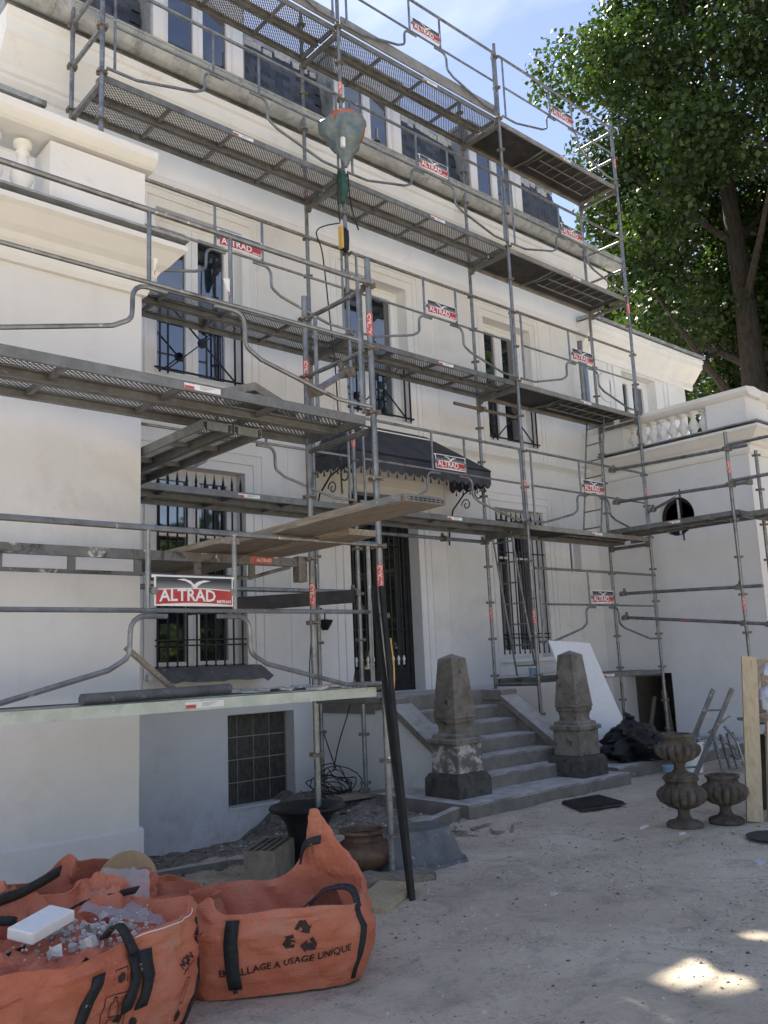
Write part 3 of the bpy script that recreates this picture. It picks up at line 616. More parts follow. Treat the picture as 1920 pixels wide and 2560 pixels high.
# awning over the door
aw = MB(); ax0, ax1, ay0, az0 = 3.33, 5.82, .44, 4.00
P8 = [(ax0,YF-.002,4.06),(ax1,YF-.002,4.06),(5.40,YF-.002,4.60),(3.76,YF-.002,4.60),(ax0,ay0,az0),(ax1,ay0,az0)]
aw.add(P8, [(4,5,2,3),(0,4,3),(5,1,2)]); awn = aw.build('awning', M['canvas'], villa, fix=False); awn['label'] = 'dark hipped canvas awning with scalloped edge over the front door'
def valance(p, q, nseg, z0, drop):
    mb = MB(); p, q = Vector(p), Vector(q); d = q-p
    nn = nseg*6
    top = [p + d*k/nn for k in range(nn+1)]; bot = []
    for k in range(nn+1):
        ph = (k % 6)/6; s_ = abs(math.sin(math.pi*ph)); bot.append(top[k] - Vector((0,0,drop + .055*s_)))
    mb.v = [tuple(t) for t in top] + [tuple(t) for t in bot]; mb.f = [(k, k+1, k+nn+2, k+nn+1) for k in range(nn)]
    o = mb.build('valance', M['canvas'], awn, fix=False)
    for k in range(1, nseg):
        t = p + d*k/nseg; MB().tube([t - Vector((0,0,drop-.01)), t - Vector((0,0,drop+.045)), t - Vector((0,0,drop+.10))], .006, 5, True, [.004,.007,.014]).build('tassel', M['canvas'], awn)
valance((ax0,ay0-.002,az0), (ax1,ay0-.002,az0), 17, az0, .20)
valance((ax0-.002,YF-.01,4.06), (ax0-.002,ay0,az0), 6, az0, .20); valance((ax1+.002,YF-.01,4.06), (ax1+.002,ay0,az0), 6, az0, .20)
MB().tube([(ax0,YF,4.03),(ax0,ay0,3.98),(ax1,ay0,3.98),(ax1,YF,4.03)], .014, 6).build('awning_frame', M['iron'], awn)
def scroll(cx, cy, cz, r0, turns, sgn, n=22):
    return [(cx, cy + sgn*(r0*(1-k/n*.75))*math.cos(k/n*turns*2*math.pi), cz + (r0*(1-k/n*.75))*math.sin(k/n*turns*2*math.pi)) for k in range(n+1)]
for x in (ax0+.04, ax1-.06):
    mb = MB(); mb.tube([(x,YF-.01,3.05),(x,YF-.03,3.3),(x,YF-.12,3.55),(x,YF-.35,3.74),(x,YF-.62,3.82)], .012, 6); mb.tube(scroll(x,YF-.64,3.70,.12,1.3,-1), .009, 6); mb.tube(scroll(x,YF-.38,3.58,.09,1.2,1), .008, 6)
    mb.build('scroll_bracket', M['iron'], awn)
# balustrades on the wings
bprof = [(.075,0),(.075,.05),(.05,.06),(.035,.09),(.05,.13),(.078,.20),(.072,.26),(.045,.34),(.032,.40),(.045,.42),(.045,.44),(.03,.455),(.06,.49),(.06,.53)]
bmesh_ = MB().lathe(bprof, (0,0,0), 14).mesh('baluster', M['trim'], True)
bo = MB().prof_y([(9.27,4.702),(9.57,4.702),(9.57,4.735),(9.27,4.735)], -.998, .478).build('balustrade', M['plaster'], villa)
for q_ in ((9.27,9.57,-1.63,-1.0),(9.27,9.57,.48,YF-.004),(9.572,9.95,-1.63,-1.33)): MB().box(*q_,4.70,5.131).build('pier', M['plaster'], bo); bo['label'] = 'white balustrade along the side of the right wing'
cp2 = [(9.25,5.13),(9.22,5.145),(9.19,5.17),(9.17,5.19),(9.17,5.25),(9.42,5.28),(9.67,5.25),(9.67,5.19),(9.60,5.13)]
mb = MB().prof_y([(x,z) for x,z in cp2], -1.72, YF-.004); mb.prof_x([(x-9.42-1.48-.0,z+.001) for x,z in cp2], 9.672, 12.9); mb.build('coping', M['trim'], bo)
for k in range(8):
    o = link('baluster', bmesh_, bo); o.location = Vector((9.42, -.88 + k*.178, 4.735)) - OFF[bo.name]; o.scale = (1.08, 1.08, .745)
for k in range(12):
    o = link('baluster', bmesh_, bo); o.location = Vector((10.08 + k*.19, -1.48, 4.70)) - OFF[bo.name]; o.scale = (1, 1, .75)
bo2 = MB().box(-1.08, -.36, -1.66, -1.36, 4.70, 5.20).build('balustrade', M['plaster'], villa)
MB().box(-.62, -.36, -1.358, YF-.004, 4.70, 5.0).build('parapet', M['plaster'], bo2); bo2['label'] = 'white balustrade on top of the left wing at the left edge'
cp3 = [(y_-9.42-1.51, z_+.10) for y_, z_ in cp2]
mb = MB().prof_x(cp3, -6.5, -.30); mb.build('coping', M['trim'], bo2)
mb = MB(); mb.box(-6.5, -1.082, -1.60, -1.42, 4.70, 4.745); mb.build('base_course', M['trim'], bo2)
for k in range(9):
    o = link('baluster', bmesh_, bo2); o.location = Vector((-1.22 - k*.21, -1.51, 4.745)) - OFF[bo2.name]; o.scale = (1.05, 1.05, .86)

# ------------------------------------------------------------------ lettering helper
def text2d(s, size, bold=0.0, spacing=1.0):
    c = bpy.data.curves.new('txt', 'FONT'); c.body = s; c.size = size; c.align_x = 'CENTER'; c.align_y = 'CENTER'; c.offset = bold; c.space_character = spacing; c.resolution_u = 2
    o = bpy.data.objects.new('txt', c); col.objects.link(o); dg = bpy.context.evaluated_depsgraph_get(); dg.update()
    me = bpy.data.meshes.new_from_object(o.evaluated_get(dg)); vs = [(v.co.x, v.co.y) for v in me.vertices]; fs = [tuple(p.vertices) for p in me.polygons]
    bpy.data.objects.remove(o); bpy.data.curves.remove(c); bpy.data.meshes.remove(me)
    return vs, fs
T_ALT = text2d('ALTRAD', .098, .0022, 1.0); T_MEF = text2d('MEFRAN', .026, .0006)
T_ALTs = text2d('ALTRAD', .036, .0008)

# ------------------------------------------------------------------ scaffold: guardrail frame with sign
def make_guard(L=3.0, sign=True, with_text=True):
    h = L/2
    g = empty('guardrail_frame', (0,0,0), 'x', 'guardrail', 'guardrail frames of the scaffold')
    def tb(name, pts, r=.0168, n=8): return MB().tube(pts, r, n).build(name, M['galv'], g, True)
    tb('top_rail', [(-h+.03,0,1.0),(h-.03,0,1.0)], .019); tb('middle_rail', [(-h+.10,0,.52),(h-.10,0,.52)], .0145)
    for s in (-1, 1):
        tb('end_post', [(s*(h-.11),0,.985),(s*(h-.11),0,.03)], .0150)
        tb('inner_post', [(s*.29,0,.985),(s*.29,0,.53)], .0150)
        p = [(s*.17,0,.487),(s*.31,0,.487)] + [(s*(.31+.085*math.sin(a)),0,.402+.085*math.cos(a)) for a in (.4,.8,1.2,1.57)] + [(s*.398,0,.30)]
        p += [(s*(.398+.07*(1-math.cos(a))),0,.30-.07*math.sin(a)) for a in (.4,.8,1.1)] + [(s*.52,0,.19),(s*1.10,0,.045),(s*1.16,0,.03),(s*(h-.03),0,.025)]
        tb('foot_brace', p, .0155)
    if sign:
        mb = MB(); mb.box(-.262,.262,-.026,-.020,.545,.722); mb.box(-.275,.275,-.020,-.012,.71,.726); pl = mb.build('sign_plate', M['signwhite'], g)
        n = 14; arc = lambda x, z0: z0 + .014*math.cos(x/.25*1.3)
        mb = MB(); pts = [(-.252+.504*k/n, arc(-.252+.504*k/n, .550)) for k in range(n+1)] + [(.252-.504*k/n, arc(.252-.504*k/n, .632)) for k in range(n+1)]
        # red lower band
        mb.v = [(x, -.0285, z) for x, z in pts]; mb.f = [(k, k+1, 2*n+1-(k+1), 2*n+1-k) for k in range(n)]; mb.build('sign_red_band', M['red'], pl, fix=False)
        mb = MB(); pts = [(-.252+.504*k/n, arc(-.252+.504*k/n, .639)) for k in range(n+1)]; mb.v = [(x, -.0285, z) for x, z in pts] + [(x, -.0285, .714) for x, z in reversed(pts)]
        mb.f = [(k, k+1, 2*n+1-(k+1), 2*n+1-k) for k in range(n)]; mb.build('sign_grey_band', M['signfade'], pl, fix=False)
        bird = [(-.12,.700),(-.075,.706),(-.03,.694),(-.008,.672),(.018,.690),(.06,.700),(.105,.696),(.05,.684),(.022,.668),(.004,.645),(-.028,.665),(-.018,.668),(-.035,.678),(-.062,.692)]
        mb = MB(); mb.add([(x,-.0300,z) for x,z in bird], [tuple(range(len(bird)))]); mb.build('sign_bird', M['signwhite'], pl, fix=False)
        mb = MB(); mb.add([(x-.045, -.0302, z+.594+.012*math.cos(x/.25*1.3)) for x,z in T_ALT[0]], T_ALT[1]); mb.add([(x+.195, -.0302, z+.572) for x,z in T_MEF[0]], T_MEF[1])
        mb.build('sign_lettering', M['signwhite'], pl, fix=False)
        for s in (-1,1):
            mb = MB().lathe([(0,-.02),(.022,-.02),(.022,-.034),(0,-.034)], (0,0,0), 12); mb.v = [(s*.262+x, z, .63+y) for x,y,z in mb.v]; mb.build('sign_clip', M['galv'], pl)
    return g
guard0 = make_guard()
used = {'g': False}
def guard(loc, rz, label, L=3.0):
    g = guard0 if not used['g'] else copy_tree(guard0); used['g'] = True
    g.location = loc; g.rotation_euler = (0,0,rz); g['label'] = label; return g
LV = {3: 'awning level platform', 4: 'upper window platform', 5: 'gutter level platform', 6: 'topmost platform'}
BAY = {0: 'left bay', 1: 'middle bay', 2: 'right bay'}
bare = make_guard(sign=False); bare.location = (1.5, -.045, 7.21); bare['label'] = 'guardrail without a sign on the gutter level platform, left bay of the facade'
b2_ = copy_tree(bare); b2_.location = (1.5, -.045, 3.21); b2_['label'] = 'guardrail without a sign on the awning level platform, left bay of the facade'
for lv in (3,4,5,6):
    for b_ in (0,1,2):
        if b_ == 0 and lv in (3,5): continue
        guard((1.5+3*b_, -.045, 3.2+2*(lv-3)+.01), 0, 'guardrail with ALTRAD sign on the %s, %s of the facade' % (LV[lv], BAY[b_]))
guard((7.5, -.045, 1.60), 0, 'lowest facade guardrail, right bay, with the white panel leaning below its ALTRAD sign')
guard((-.55, -2.70, 1.285), 0, 'nearest guardrail with the large red ALTRAD sign at eye level before the barred window')
gn = make_guard(sign=False); gn.location = (-.55, -2.70, 3.285); gn['label'] = 'nearest upper guardrail, its sign torn off to two pale corner scraps'
for pts_, r_ in (([(-.27,.68),(-.24,.68),(-.27,.58)],0), ([(.27,.69),(.22,.68),(.265,.575),(.27,.575)],0)):
    m1 = MB(); m1.add([(x,-.022,z) for x,z in pts_], [tuple(range(len(pts_)))]); m1.build('sign_scrap', M['signwhite'], gn, fix=False)
    m1 = MB(); m1.add([(pts_[-1][0]-.004*(1 if x>0 else -1)+(x-pts_[-1][0])*.25,-.024,.55+(z-.55)*.35) for x,z in pts_], [tuple(range(len(pts_)))]); m1.build('sign_scrap_red', M['red'], gn, fix=False)

# ------------------------------------------------------------------ decks
def make_deck(kind, L=2.94, W=.72, sticker=True, th=.065):
    d = empty('scaffold_platform', (0,0,0), 'x', 'platform', 'steel platforms of the scaffold')
    h = L/2; beam_m = {'steel':'galvdeck','hatch':'aludeck','green':'green'}[kind]
    pw = W/2 - .01
    for i, y0 in enumerate((0, W/2+.01)):
        y1 = y0 + pw
        mb = MB(); pr = [(y0, -th),(y0+.025, -th),(y0+.025,-th+.012),(y0+.008,-th+.012),(y0+.008,-.012),(y0+.05,-.012),(y0+.05,0),(y0,0)]
        mb.prof_x(pr, -h, h) if (kind != 'hatch' or i == 0) else None
        pr = [(y1, -th),(y1-.025, -th),(y1-.025,-th+.012),(y1-.008,-th+.012),(y1-.008,-.012),(y1-.05,-.012),(y1-.05,0),(y1,0)]
        mb.prof_x(list(reversed(pr)), -h, h) if (kind != 'hatch' or i == 1) else None
        mb.box(-h, -h+.03, y0+.051, y1-.051, -th, -.004); mb.box(h-.03, h, y0+.051, y1-.051, -th, -.004)
        mb.build('side_beam', M[beam_m if (i == 0 or kind != 'green') else 'galvdeck'], d)
        if kind != 'hatch':
            mb = MB(); mb.add([(-h+.03,y0+.05,-.006),(h-.03,y0+.05,-.006),(h-.03,y1-.05,-.006),(-h+.03,y1-.05,-.006)], [(0,1,2,3)]); mb.build('perforated_sheet', M['perf'], d, fix=False)
            for k in range(3):
                x = -h + L*(k+1)/4
                mb = MB(); mb.box(x-.015, x+.015, y0+.026, y1-.026, -.045, -.008); mb.build('cross_rib', M['galvdeck'], d)
    if kind == 'hatch':
        mb = MB(); mb.box(-h+.03, h-.03, .01, W-.01, -.012, -.002); mb.build('plywood_board', M['ply'], d)
        for y in (W*.36, W*.68):
            MB().tube([(-h+1.25,y,-.045),(h-.25,y,-.045)], .011, 6).build('underframe_tube', M['galvdeck'], d)
        for k in range(8):
            x = -h + 1.2 + k*.22
            MB().tube([(x,.03,-.03),(x-.02,W*.36,-.06 if k % 4 == 0 else -.032),(x,W*.7,-.032)], .007, 6).build('underframe_rib', M['galvdeck'], d)
        MB().tube([(-h+1.1,.02,-.03),(-h+1.08,W*.5,-.07),(-h+1.1,W-.02,-.03)], .014, 6).build('underframe_rib', M['galvdeck'], d)
    if sticker:
        mb = MB(); mb.box(-.02,.24,-.003,-.0005,-.052,-.015); st = mb.build('sticker', M['signwhite'], d)
        mb = MB(); mb.box(-.02,.05,-.0045,-.0035,-.052,-.030); mb.build('sticker_red_patch', M['decal'], st)
        mb = MB(); mb.add([(x*.36+.015, -.0052, z*.36-.041) for x,z in T_ALTs[0]], T_ALTs[1]); 
        for k in range(4): mb.box(.09,.20-.02*k,-.0036,-.0032,-.024-.006*k,-.0225-.006*k)
        mb.build('sticker_print', M['ink'], st, fix=False)
    return d
deckS = make_deck('steel'); deckH = make_deck('hatch')
udk = set()
def deck(proto, loc, rz, label, sx=1.0):
    d = proto if proto.name not in udk else copy_tree(proto)
    if proto.name in udk: pass
    udk.add(proto.name)
    d.location = loc; d.rotation_euler = (0,0,rz); d.scale = (sx,1,1); d['label'] = label; return d
for lv in (3,4,5,6):
    for b_ in (0,1,2):
        deck(deckH if b_ == 2 else deckS, (1.5+3*b_, .015, 3.2+2*(lv-3)), 0, '%s %s in the %s of the facade' % ('plywood' if b_ == 2 else 'perforated steel', LV[lv], BAY[b_]))
deck(deckS, (-.55, -2.64, 3.25), 0, 'large dusty steel platform seen from below at the left edge, nearest the camera')
deckG = make_deck('green'); deckG.location = (-.55, -2.64, 1.285); deckG['label'] = 'lowest near platform with pale green edge beam and white sticker, a pipe lying on it'
deck(deckS, (7.5, .015, 1.16), 0, 'lowest platform behind the white panel, just above the cellar opening')
deck(deckS, (8.08, -.85, 3.27), -math.pi/2, 'platform turned away from the facade, running along the right wing under the round window', .70).location = (8.10, -.88, 3.27)
bpy.context.view_layer.update()
d_ = deck(deckS, (8.10, -3.42, 3.22), -math.pi/2, 'platform leaving the picture at the right edge, along the right wing')
# rotate about z: local y (0..W) must extend to +x
for o in scene.objects:
    if o.name.startswith('scaffold_platform') and abs(o.rotation_euler.z) > 1: o.rotation_euler = (0,0,-math.pi/2); o.location.x = 8.10
d_ = deck(deckS, (-.20, -1.35, 3.11), -math.pi/2, 'cross platform linking the near bay to the facade, under the large dusty platform', .80)
d_.location = (-.26, -1.15, 3.12); d_.scale = (.80, .66, 1)
# ------------------------------------------------------------------ poles
coll_m = MB().lathe([(.0245,-.012),(.036,-.006),(.055,-.005),(.055,.005),(.036,.006),(.0245,.012)], (0,0,0), 12)
for a_ in range(4): coll_m.obox((.045*math.cos(a_*1.571+.6), .045*math.sin(a_*1.571+.6), 0), (.026,.020,.034), Matrix.Rotation(a_*1.571+.6,3,'Z'))
coll_m = coll_m.mesh('collar', M['coupler'])
slv = MB().lathe([(.0248,-.09),(.0255,-.09),(.0255,.09),(.0248,.09)], (0,0,0), 12); slv_m = slv.mesh('sticker_sleeve', M['decal'], True)
stx = MB(); ts = text2d('ALTRAD', .042, .0012)
stx.add([(.0262*math.sin(-y_/.0262 + 0.0), -.0262*math.cos(-y_/.0262), x_) for x_, y_ in ts[0]], ts[1]); stx_m = stx.mesh('sleeve_lettering', M['signwhite'], fix=False)
def pole(x, y, z0, z1, znode, label, sleeves=(), base=True):
    p = empty('scaffold_pole', (x,y,z0), label, 'scaffold pole', 'upright poles of the scaffold')
    zs = [z0]; 
    z = znode
    while z > z0+.5: z -= .5
    MB().tube([(x,y,z0),(x,y,z1)], .0242, 12).build('tube', M['galv'], p, True)
    while z < z1-.02:
        if z > z0+.1: o = link('collar', coll_m, p); o.location = (0,0,z-z0)
        z += .5
    for s in sleeves:
        o = link('sticker_sleeve', slv_m, p); o.location = (0,0,s-z0)
        t = link('sleeve_lettering', stx_m, o); t.rotation_euler = (0,0,-math.atan2(x+3.15, y+7.35))
    if base:
        mb = MB(); mb.box(x-.075,x+.075,y-.075,y+.075,z0-.002,z0+.006); mb.lathe([(.03,.006),(.03,.05),(.05,.05),(.05,.07),(.03,.07)],(x,y,z0),10); mb.build('base_plate', M['coupler'], p)
    return p
PO = {0: 'first', 1: 'second', 2: 'third', 3: 'fourth'}
for k, (zt, zb) in enumerate([(10.45,-.02),(10.45,.07),(10.42,.12),(10.38,.22)]):
    pole(3*k, 0, zb, zt, 3.2, '%s outer pole of the facade scaffold counted from the left' % PO[k], {0:[8.9],1:[3.95,8.35],2:[3.72,1.95],3:[7.0,3.9,9.6]}[k])
for k, (zt, zb) in enumerate([(10.45,-.35),(9.95,-.02),(9.95,.12),(9.95,.22)]):
    pole(3*k, .75, zb, zt, 3.2, '%s inner pole of the facade scaffold, close to the wall, counted from the left' % PO[k], {0:[9.0],1:[7.35],2:[2.05],3:[]}[k])
pole(.98, -2.66, -.02, 4.5, 3.28, 'nearest outer pole, crossing the picture beside the black leaning tubes', [3.97, 2.06])
pole(.97, -1.86, -.05, 4.48, 3.28, 'nearest inner pole, in front of the white basement wall', [3.83, 2.0])
pole(-2.06, -2.66, -.02, 4.5, 3.28, 'near outer pole beyond the left edge of the picture'); pole(-2.06, -1.86, -.02, 4.48, 3.28, 'near inner pole beyond the left edge of the picture')
pole(8.06, -1.86, .15, 4.35, 3.13, 'pole standing alone before the right wing, next to the round window', [3.85,2.0])
pole(8.92, -1.86, .15, 4.2, 3.13, 'pole behind the pale upright board at the right edge')
pole(8.06, -4.9, 0, 4.35, 3.13, 'pole outside the right edge carrying the side platform'); pole(8.92, -4.9, 0, 4.35, 3.13, 'inner pole outside the right edge carrying the side platform')
# ------------------------------------------------------------------ transoms, ledgers, braces
def tubething(p, q, label, r=.0242, name='scaffold_tube', mat='galv', cat='tube', clamps=(), group='single tubes of the scaffold'):
    p, q = Vector(p), Vector(q)
    t = empty(name, tuple((p+q)/2), label, cat, group)
    MB().tube([p,q], r, 10).build('tube', M[mat], t, True)
    d = (q-p).normalized()
    for f in clamps:
        c = p + (q-p)*f
        mb = MB(); a = d.to_track_quat('X','Z').to_matrix()
        mb.obox(c, (.05,.085,.07), a); mb.obox(c + a @ Vector((0,.02,.055)), (.03,.03,.05), a); mb.obox(c + a @ Vector((0,-.05,-.01)), (.055,.05,.06), a)
        mb.build('clamp', M['coupler'], t)
    return t
for k in range(4):
    for lv in (3,4,5,6):
        z = 3.2 + 2*(lv-3) - .10
        t = empty('transom', (3*k, .37, z), 'cross bar joining the %s pair of facade poles under the %s' % (PO[k], LV[lv]), 'cross bar', 'cross bars under the platforms')
        mb = MB(); mb.box(3*k-.022, 3*k+.022, .028, .722, z-.03, z+.02); mb.build('bar', M['galvdeck'], t)
        mb = MB(); mb.box(3*k-.03, 3*k+.03, .015, .07, z-.05, z+.045); mb.box(3*k-.03, 3*k+.03, .68, .735, z-.05, z+.045); mb.build('wedge_head', M['coupler'], t)
for x in (.97, -2.06):
    for z in (3.15, 1.185):
        tubething((x,-2.63,z), (x,-1.89,z), 'cross bar under the %s near platform, %s end' % ('upper' if z > 2 else 'lower', 'right' if x > 0 else 'left'), group='cross bars under the platforms', name='transom', cat='cross bar')
for x0, zz in ((6,1.08),(9,1.08)):
    tubething((x0,0,zz),(x0,.75,zz), 'cross bar under the lowest facade platform, %s end' % ('left' if x0 == 6 else 'right'), name='transom', group='cross bars under the platforms', cat='cross bar')
# end guards
for lv in (5,6):
    for dz in (.5, 1.0):
        z = 3.2+2*(lv-3)+dz
        tubething((9,.0,z),(9,.75,z), '%s end rail on the right end of the %s' % ('upper' if dz == 1 else 'lower', LV[lv]), .021, 'end_rail', cat='rail', group='end rails of the platforms')
for dz in (.5, 1.0):
    tubething((0,.0,7.2+dz),(0,.75,7.2+dz), '%s end rail on the left end of the platform under the gutter' % ('upper' if dz == 1 else 'lower'), .024, 'end_rail', cat='rail', group='end rails of the platforms')
t = empty('end_guard_frame', (.98,-2.26,3.28), 'end guard closing the right end of the near upper platform', 'guardrail')
for z in (4.27, 3.78): MB().tube([(.975,-2.63,z),(.965,-1.89,z)], .019, 8).build('end_rail', M['galv'], t, True)
for y in (-2.57,-2.0): MB().tube([(.97,y,4.27),(.97,y,3.30)], .017, 8).build('end_post', M['galv'], t, True)
tubething((8.12,.03,4.18),(8.05,-2.15,4.10), 'uppermost long tube from the facade scaffold to the lone pole by the right wing', clamps=(.02,.88), mat='galv')
tubething((8.12,.03,3.68),(8.05,-2.15,3.60), 'second long tube above the side platform, ending at the lone pole by the right wing', clamps=(.03,.88,.99))
tubething((8.12,.03,2.30),(8.05,-2.15,2.22), 'third long tube, under the side platform and above the orange marked one', clamps=(.02,.85))
tb_ = tubething((8.12,.03,1.95),(8.05,-2.2,1.72), 'lowest long dark tube with an orange mark in front of the right wing', clamps=(.02,.84,.99))
MB().tube([(8.09,-.93,1.85),(8.087,-1.02,1.84)], .0255, 10).build('orange_mark', M['decal'], tb_)
tubething((8.06,-1.86,4.16),(8.06,-4.9,4.16), 'upper handrail running out at the right edge', name='side_rail', cat='rail', group='rails at the right edge'); tubething((8.06,-1.86,3.66),(8.06,-4.9,3.66), 'lower handrail running out at the right edge', name='side_rail', cat='rail', group='rails at the right edge')
tubething((.05,.0,2.22),(2.98,.0,2.22), 'long tube behind the timber planks, ending at the second outer pole', clamps=(.985,))
tubething((3.05,.72,3.04),(6.0,.72,3.04), 'tube under the awning level platform in front of the door', clamps=(.97,.7))
tubething((5.45,.70,4.97),(6.75,.70,4.97), 'short rusty tube clamped under the platform near the third inner pole', clamps=(.43,), mat='coupler')
tubething((.46,-2.60,3.36),(.86,-2.52,3.62), 'short clamped tube sticking up from the large near platform', clamps=(.05,.95))
tubething((8.99,-.02,3.6),(9.0,-.5,3.75), 'stub tube with clamp on the fourth outer pole', clamps=(.2,))
mb = MB(); mb.box(3.05, 5.95, -.012, .010, 9.215, 9.37); mb.thing('toe_board', M['aludeck'], 'grey wooden toe board along the topmost platform, middle bay', 'toe board')
mb = MB(); mb.box(.05, 2.95, -.012, .010, 9.215, 9.37); mb.thing('toe_board', M['aludeck'], 'grey wooden toe board along the topmost platform, left bay', 'toe board')
# lattice beam
lb = empty('lattice_beam', (-.6,-1.80,2.10), 'paint-splashed steel lattice beam with red sticker running behind the planks', 'beam')
mb = MB(); mb.box(-2.05,.90,-1.825,-1.775,2.22,2.285); mb.build('top_chord', M['splash'], lb)
MB().tube([(-2.05,-1.8,2.12),(.44,-1.8,2.12),(.62,-1.8,2.17),(.80,-1.8,2.215)], .014, 8).build('bottom_chord', M['splash'], lb)
for k in range(6): x = -1.85 + k*.46; MB().box(x-.025, x+.025, -1.81, -1.79, 2.125, 2.22).build('post', M['splash'], lb)
mb = MB(); mb.box(.86,.94,-1.84,-1.76,2.10,2.30); mb.build('hook', M['coupler'], lb)
mb = MB(); mb.box(.42,.62,-1.8285,-1.8255,2.228,2.278); st = mb.build('sticker', M['decal'], lb)
mb = MB(); mb.add([(x+.545, -1.8295, z+2.253) for x,z in T_ALTs[0]], T_ALTs[1]); mb.build('sticker_lettering', M['signwhite'], st, fix=False)
# plaster splashes on it
# timber planks
def plank(x0, x1, y0, y1, z, th, skew, label, metal=False):
    mb = MB(); n = 16
    for k in range(n+1):
        t = k/n; y = y0+(y1-y0)*t; s = skew*t; wv = .006*math.sin(t*7+x0*9)
        ch = .02 if k in (0,n) else 0
        for (xx, zz) in ((x0+ch, z-th+wv),(x1-ch,z-th+wv),(x1-ch,z+wv),(x0+ch,z+wv)): mb.v.append((xx+s, y, zz))
    for k in range(n):
        for j in range(4): mb.f.append((k*4+j, k*4+(j+1)%4, k*4+4+(j+1)%4, k*4+4+j))
    mb.f += [(0,1,2,3), tuple(n*4+j for j in (3,2,1,0))]
    o = mb.thing('timber_plank', M['wood'], label, 'plank', 'loose timber planks on the scaffold')
    if metal:
        m2 = MB(); m2.box(x0-.002, x0-.0005, y0+.02, y0+.34, z-th+.004, z-.002)
        m2.box(x0+.03, x0+.32, y0-.004, y0-.001, z-th+.004, z-.004)
        m2.build('nail_plate', M['galv'], o)
        m3 = MB()
        for i in range(8):
            for k in range(2): m3.box(x0+.045+i*.034, x0+.066+i*.034, y0-.006, y0-.0045, z-th+.010+k*.012, z-th+.016+k*.012)
        m3.build('nail_plate_slots', M['dark'], o)
    return o
plank(.03, .37, -3.96, -.10, 2.36, .045, .12, 'longest timber plank, its end with a metal nail plate jutting towards the camera', True)
plank(.39, .66, -3.02, .05, 2.325, .04, .12, 'timber plank lying beside the long one, nearer the facade')
plank(-.16, .02, -2.35, .0, 2.325, .04, .10, 'lower timber plank disappearing behind the left wing corner')
mb = MB(); mb.obox((1.9,-.02,2.10), (2.0,.03,.14), Matrix.Rotation(R(-4),3,'Y')); mb.thing('plywood_strip', M['ply'], 'dark tapering board hanging under the long tube behind the planks', 'board')
# pipes and clutter on the near lower platform
t_ = MB(); rr = [.045,.045]; t_.tube([(-1.12,-2.46,1.318),(-.05,-2.28,1.325)], .034, 14); 
pp = t_.thing('plastic_pipe', M['grey'], 'dark grey pipe crusted with plaster lying on the near lower platform', 'pipe', smooth=True)
mb = MB(); mb.beam((-.62,-1.95,1.62),(-.30,-2.05,1.31), .10, .03); mb.thing('wood_offcut', M['wood'], 'grey board leaning on the corner of the left wing above the low platform', 'board')
mb = MB()
for k in range(26):
    x, y = rnd.uniform(.15,.85), rnd.uniform(-2.6,-2.0); s_ = rnd.uniform(.03,.10)
    mb.obox((x,y,1.30+rnd.uniform(0,.012)), (s_*1.7, s_, rnd.uniform(.006,.02)), Matrix.Rotation(rnd.uniform(0,3),3,'Z') @ Matrix.Rotation(rnd.uniform(-.3,.3),3,'X'))
mb.thing('plaster_debris', M['rubble'], 'plaster flakes scattered on the right end of the near lower platform', 'debris', kind='stuff')
mb = MB(); mb.obox((.30,-2.18,3.37), (.52,.30,.06), Matrix.Rotation(R(8),3,'Y') @ Matrix.Rotation(R(20),3,'Z')); mb.obox((.30,-2.18,3.31), (.50,.30,.05), Matrix.Rotation(R(3),3,'Y') @ Matrix.Rotation(R(24),3,'Z')); mb.thing('platform_offcut', M['aludeck'], 'short piece of platform lying loose on the large near platform', 'platform piece')
# diagonal black tubes leaning
for i, (dx, dy, lab) in enumerate([(0,0,'front one of the two long black tubes leaning on the nearest pole'), (.035,.05,'rear one of the two long black tubes leaning on the nearest pole')]):
    t_ = MB().beam((.90-dx,-2.76+dy,1.98), (.66+dx,-3.20+dy,.0), .035, .022, (0,1,0)); t_.thing('black_profile', M['iron'], lab, 'profile')
# ladders
def ladder(p0, p1, wv, n, label, r=.014):
    p0, p1, wv = Vector(p0), Vector(p1), Vector(wv)
    l = empty('ladder', tuple(p0), label, 'ladder', 'access ladders between platforms')
    for a in (0,1): MB().tube([p0+wv*a, p1+wv*a], r, 8).build('ladder_rail', M['galv'], l, True)
    for k in range(n):
        c = p0 + (p1-p0)*((k+.5)/n); MB().tube([c, c+wv], .012, 6).build('rung', M['galv'], l, True)
    return l
ladder((8.13,.30,3.22),(8.48,.30,5.15),(.02,.34,0), 7, 'access ladder in the right bay below the plywood platform, next to the balustrade').location
ladder((6.32,.28,1.18),(5.98,.28,3.15),(.02,.36,0), 7, 'access ladder in the right bay in front of the barred window by the white panel')
# hoist bag and cables on the second outer pole
def blob(name, mat, c, prof, amp, label, cat, seed=0, n=18, parent=None):
    pf = [prof[0]]
    for a_, b_ in zip(prof, prof[1:]): pf += [(a_[0]+(b_[0]-a_[0])*k/4, a_[1]+(b_[1]-a_[1])*k/4) for k in range(1,5)]
    mb = MB().lathe(pf, (0,0,0), n*3)
    rdg = lambda a_, b_, c_: 1-2*abs(mnoise.noise((a_, b_, c_)))
    out = []
    for x,y,z in mb.v:
        k = 1 + amp*.8*mnoise.noise((x*5+seed, y*5, z*5)) + amp*.22*rdg(x*9+seed, y*9, z*9) + amp*.12*rdg(x*21, y*21+seed, z*17) - amp*.18
        out.append((c[0]+x*k, c[1]+y*k, c[2] + z*(1+amp*.10*mnoise.noise((x*8, y*8, seed)))))
    mb.v = out
    return mb.build(name, mat, parent, True) if parent else mb.thing(name, mat, label, cat, smooth=True)
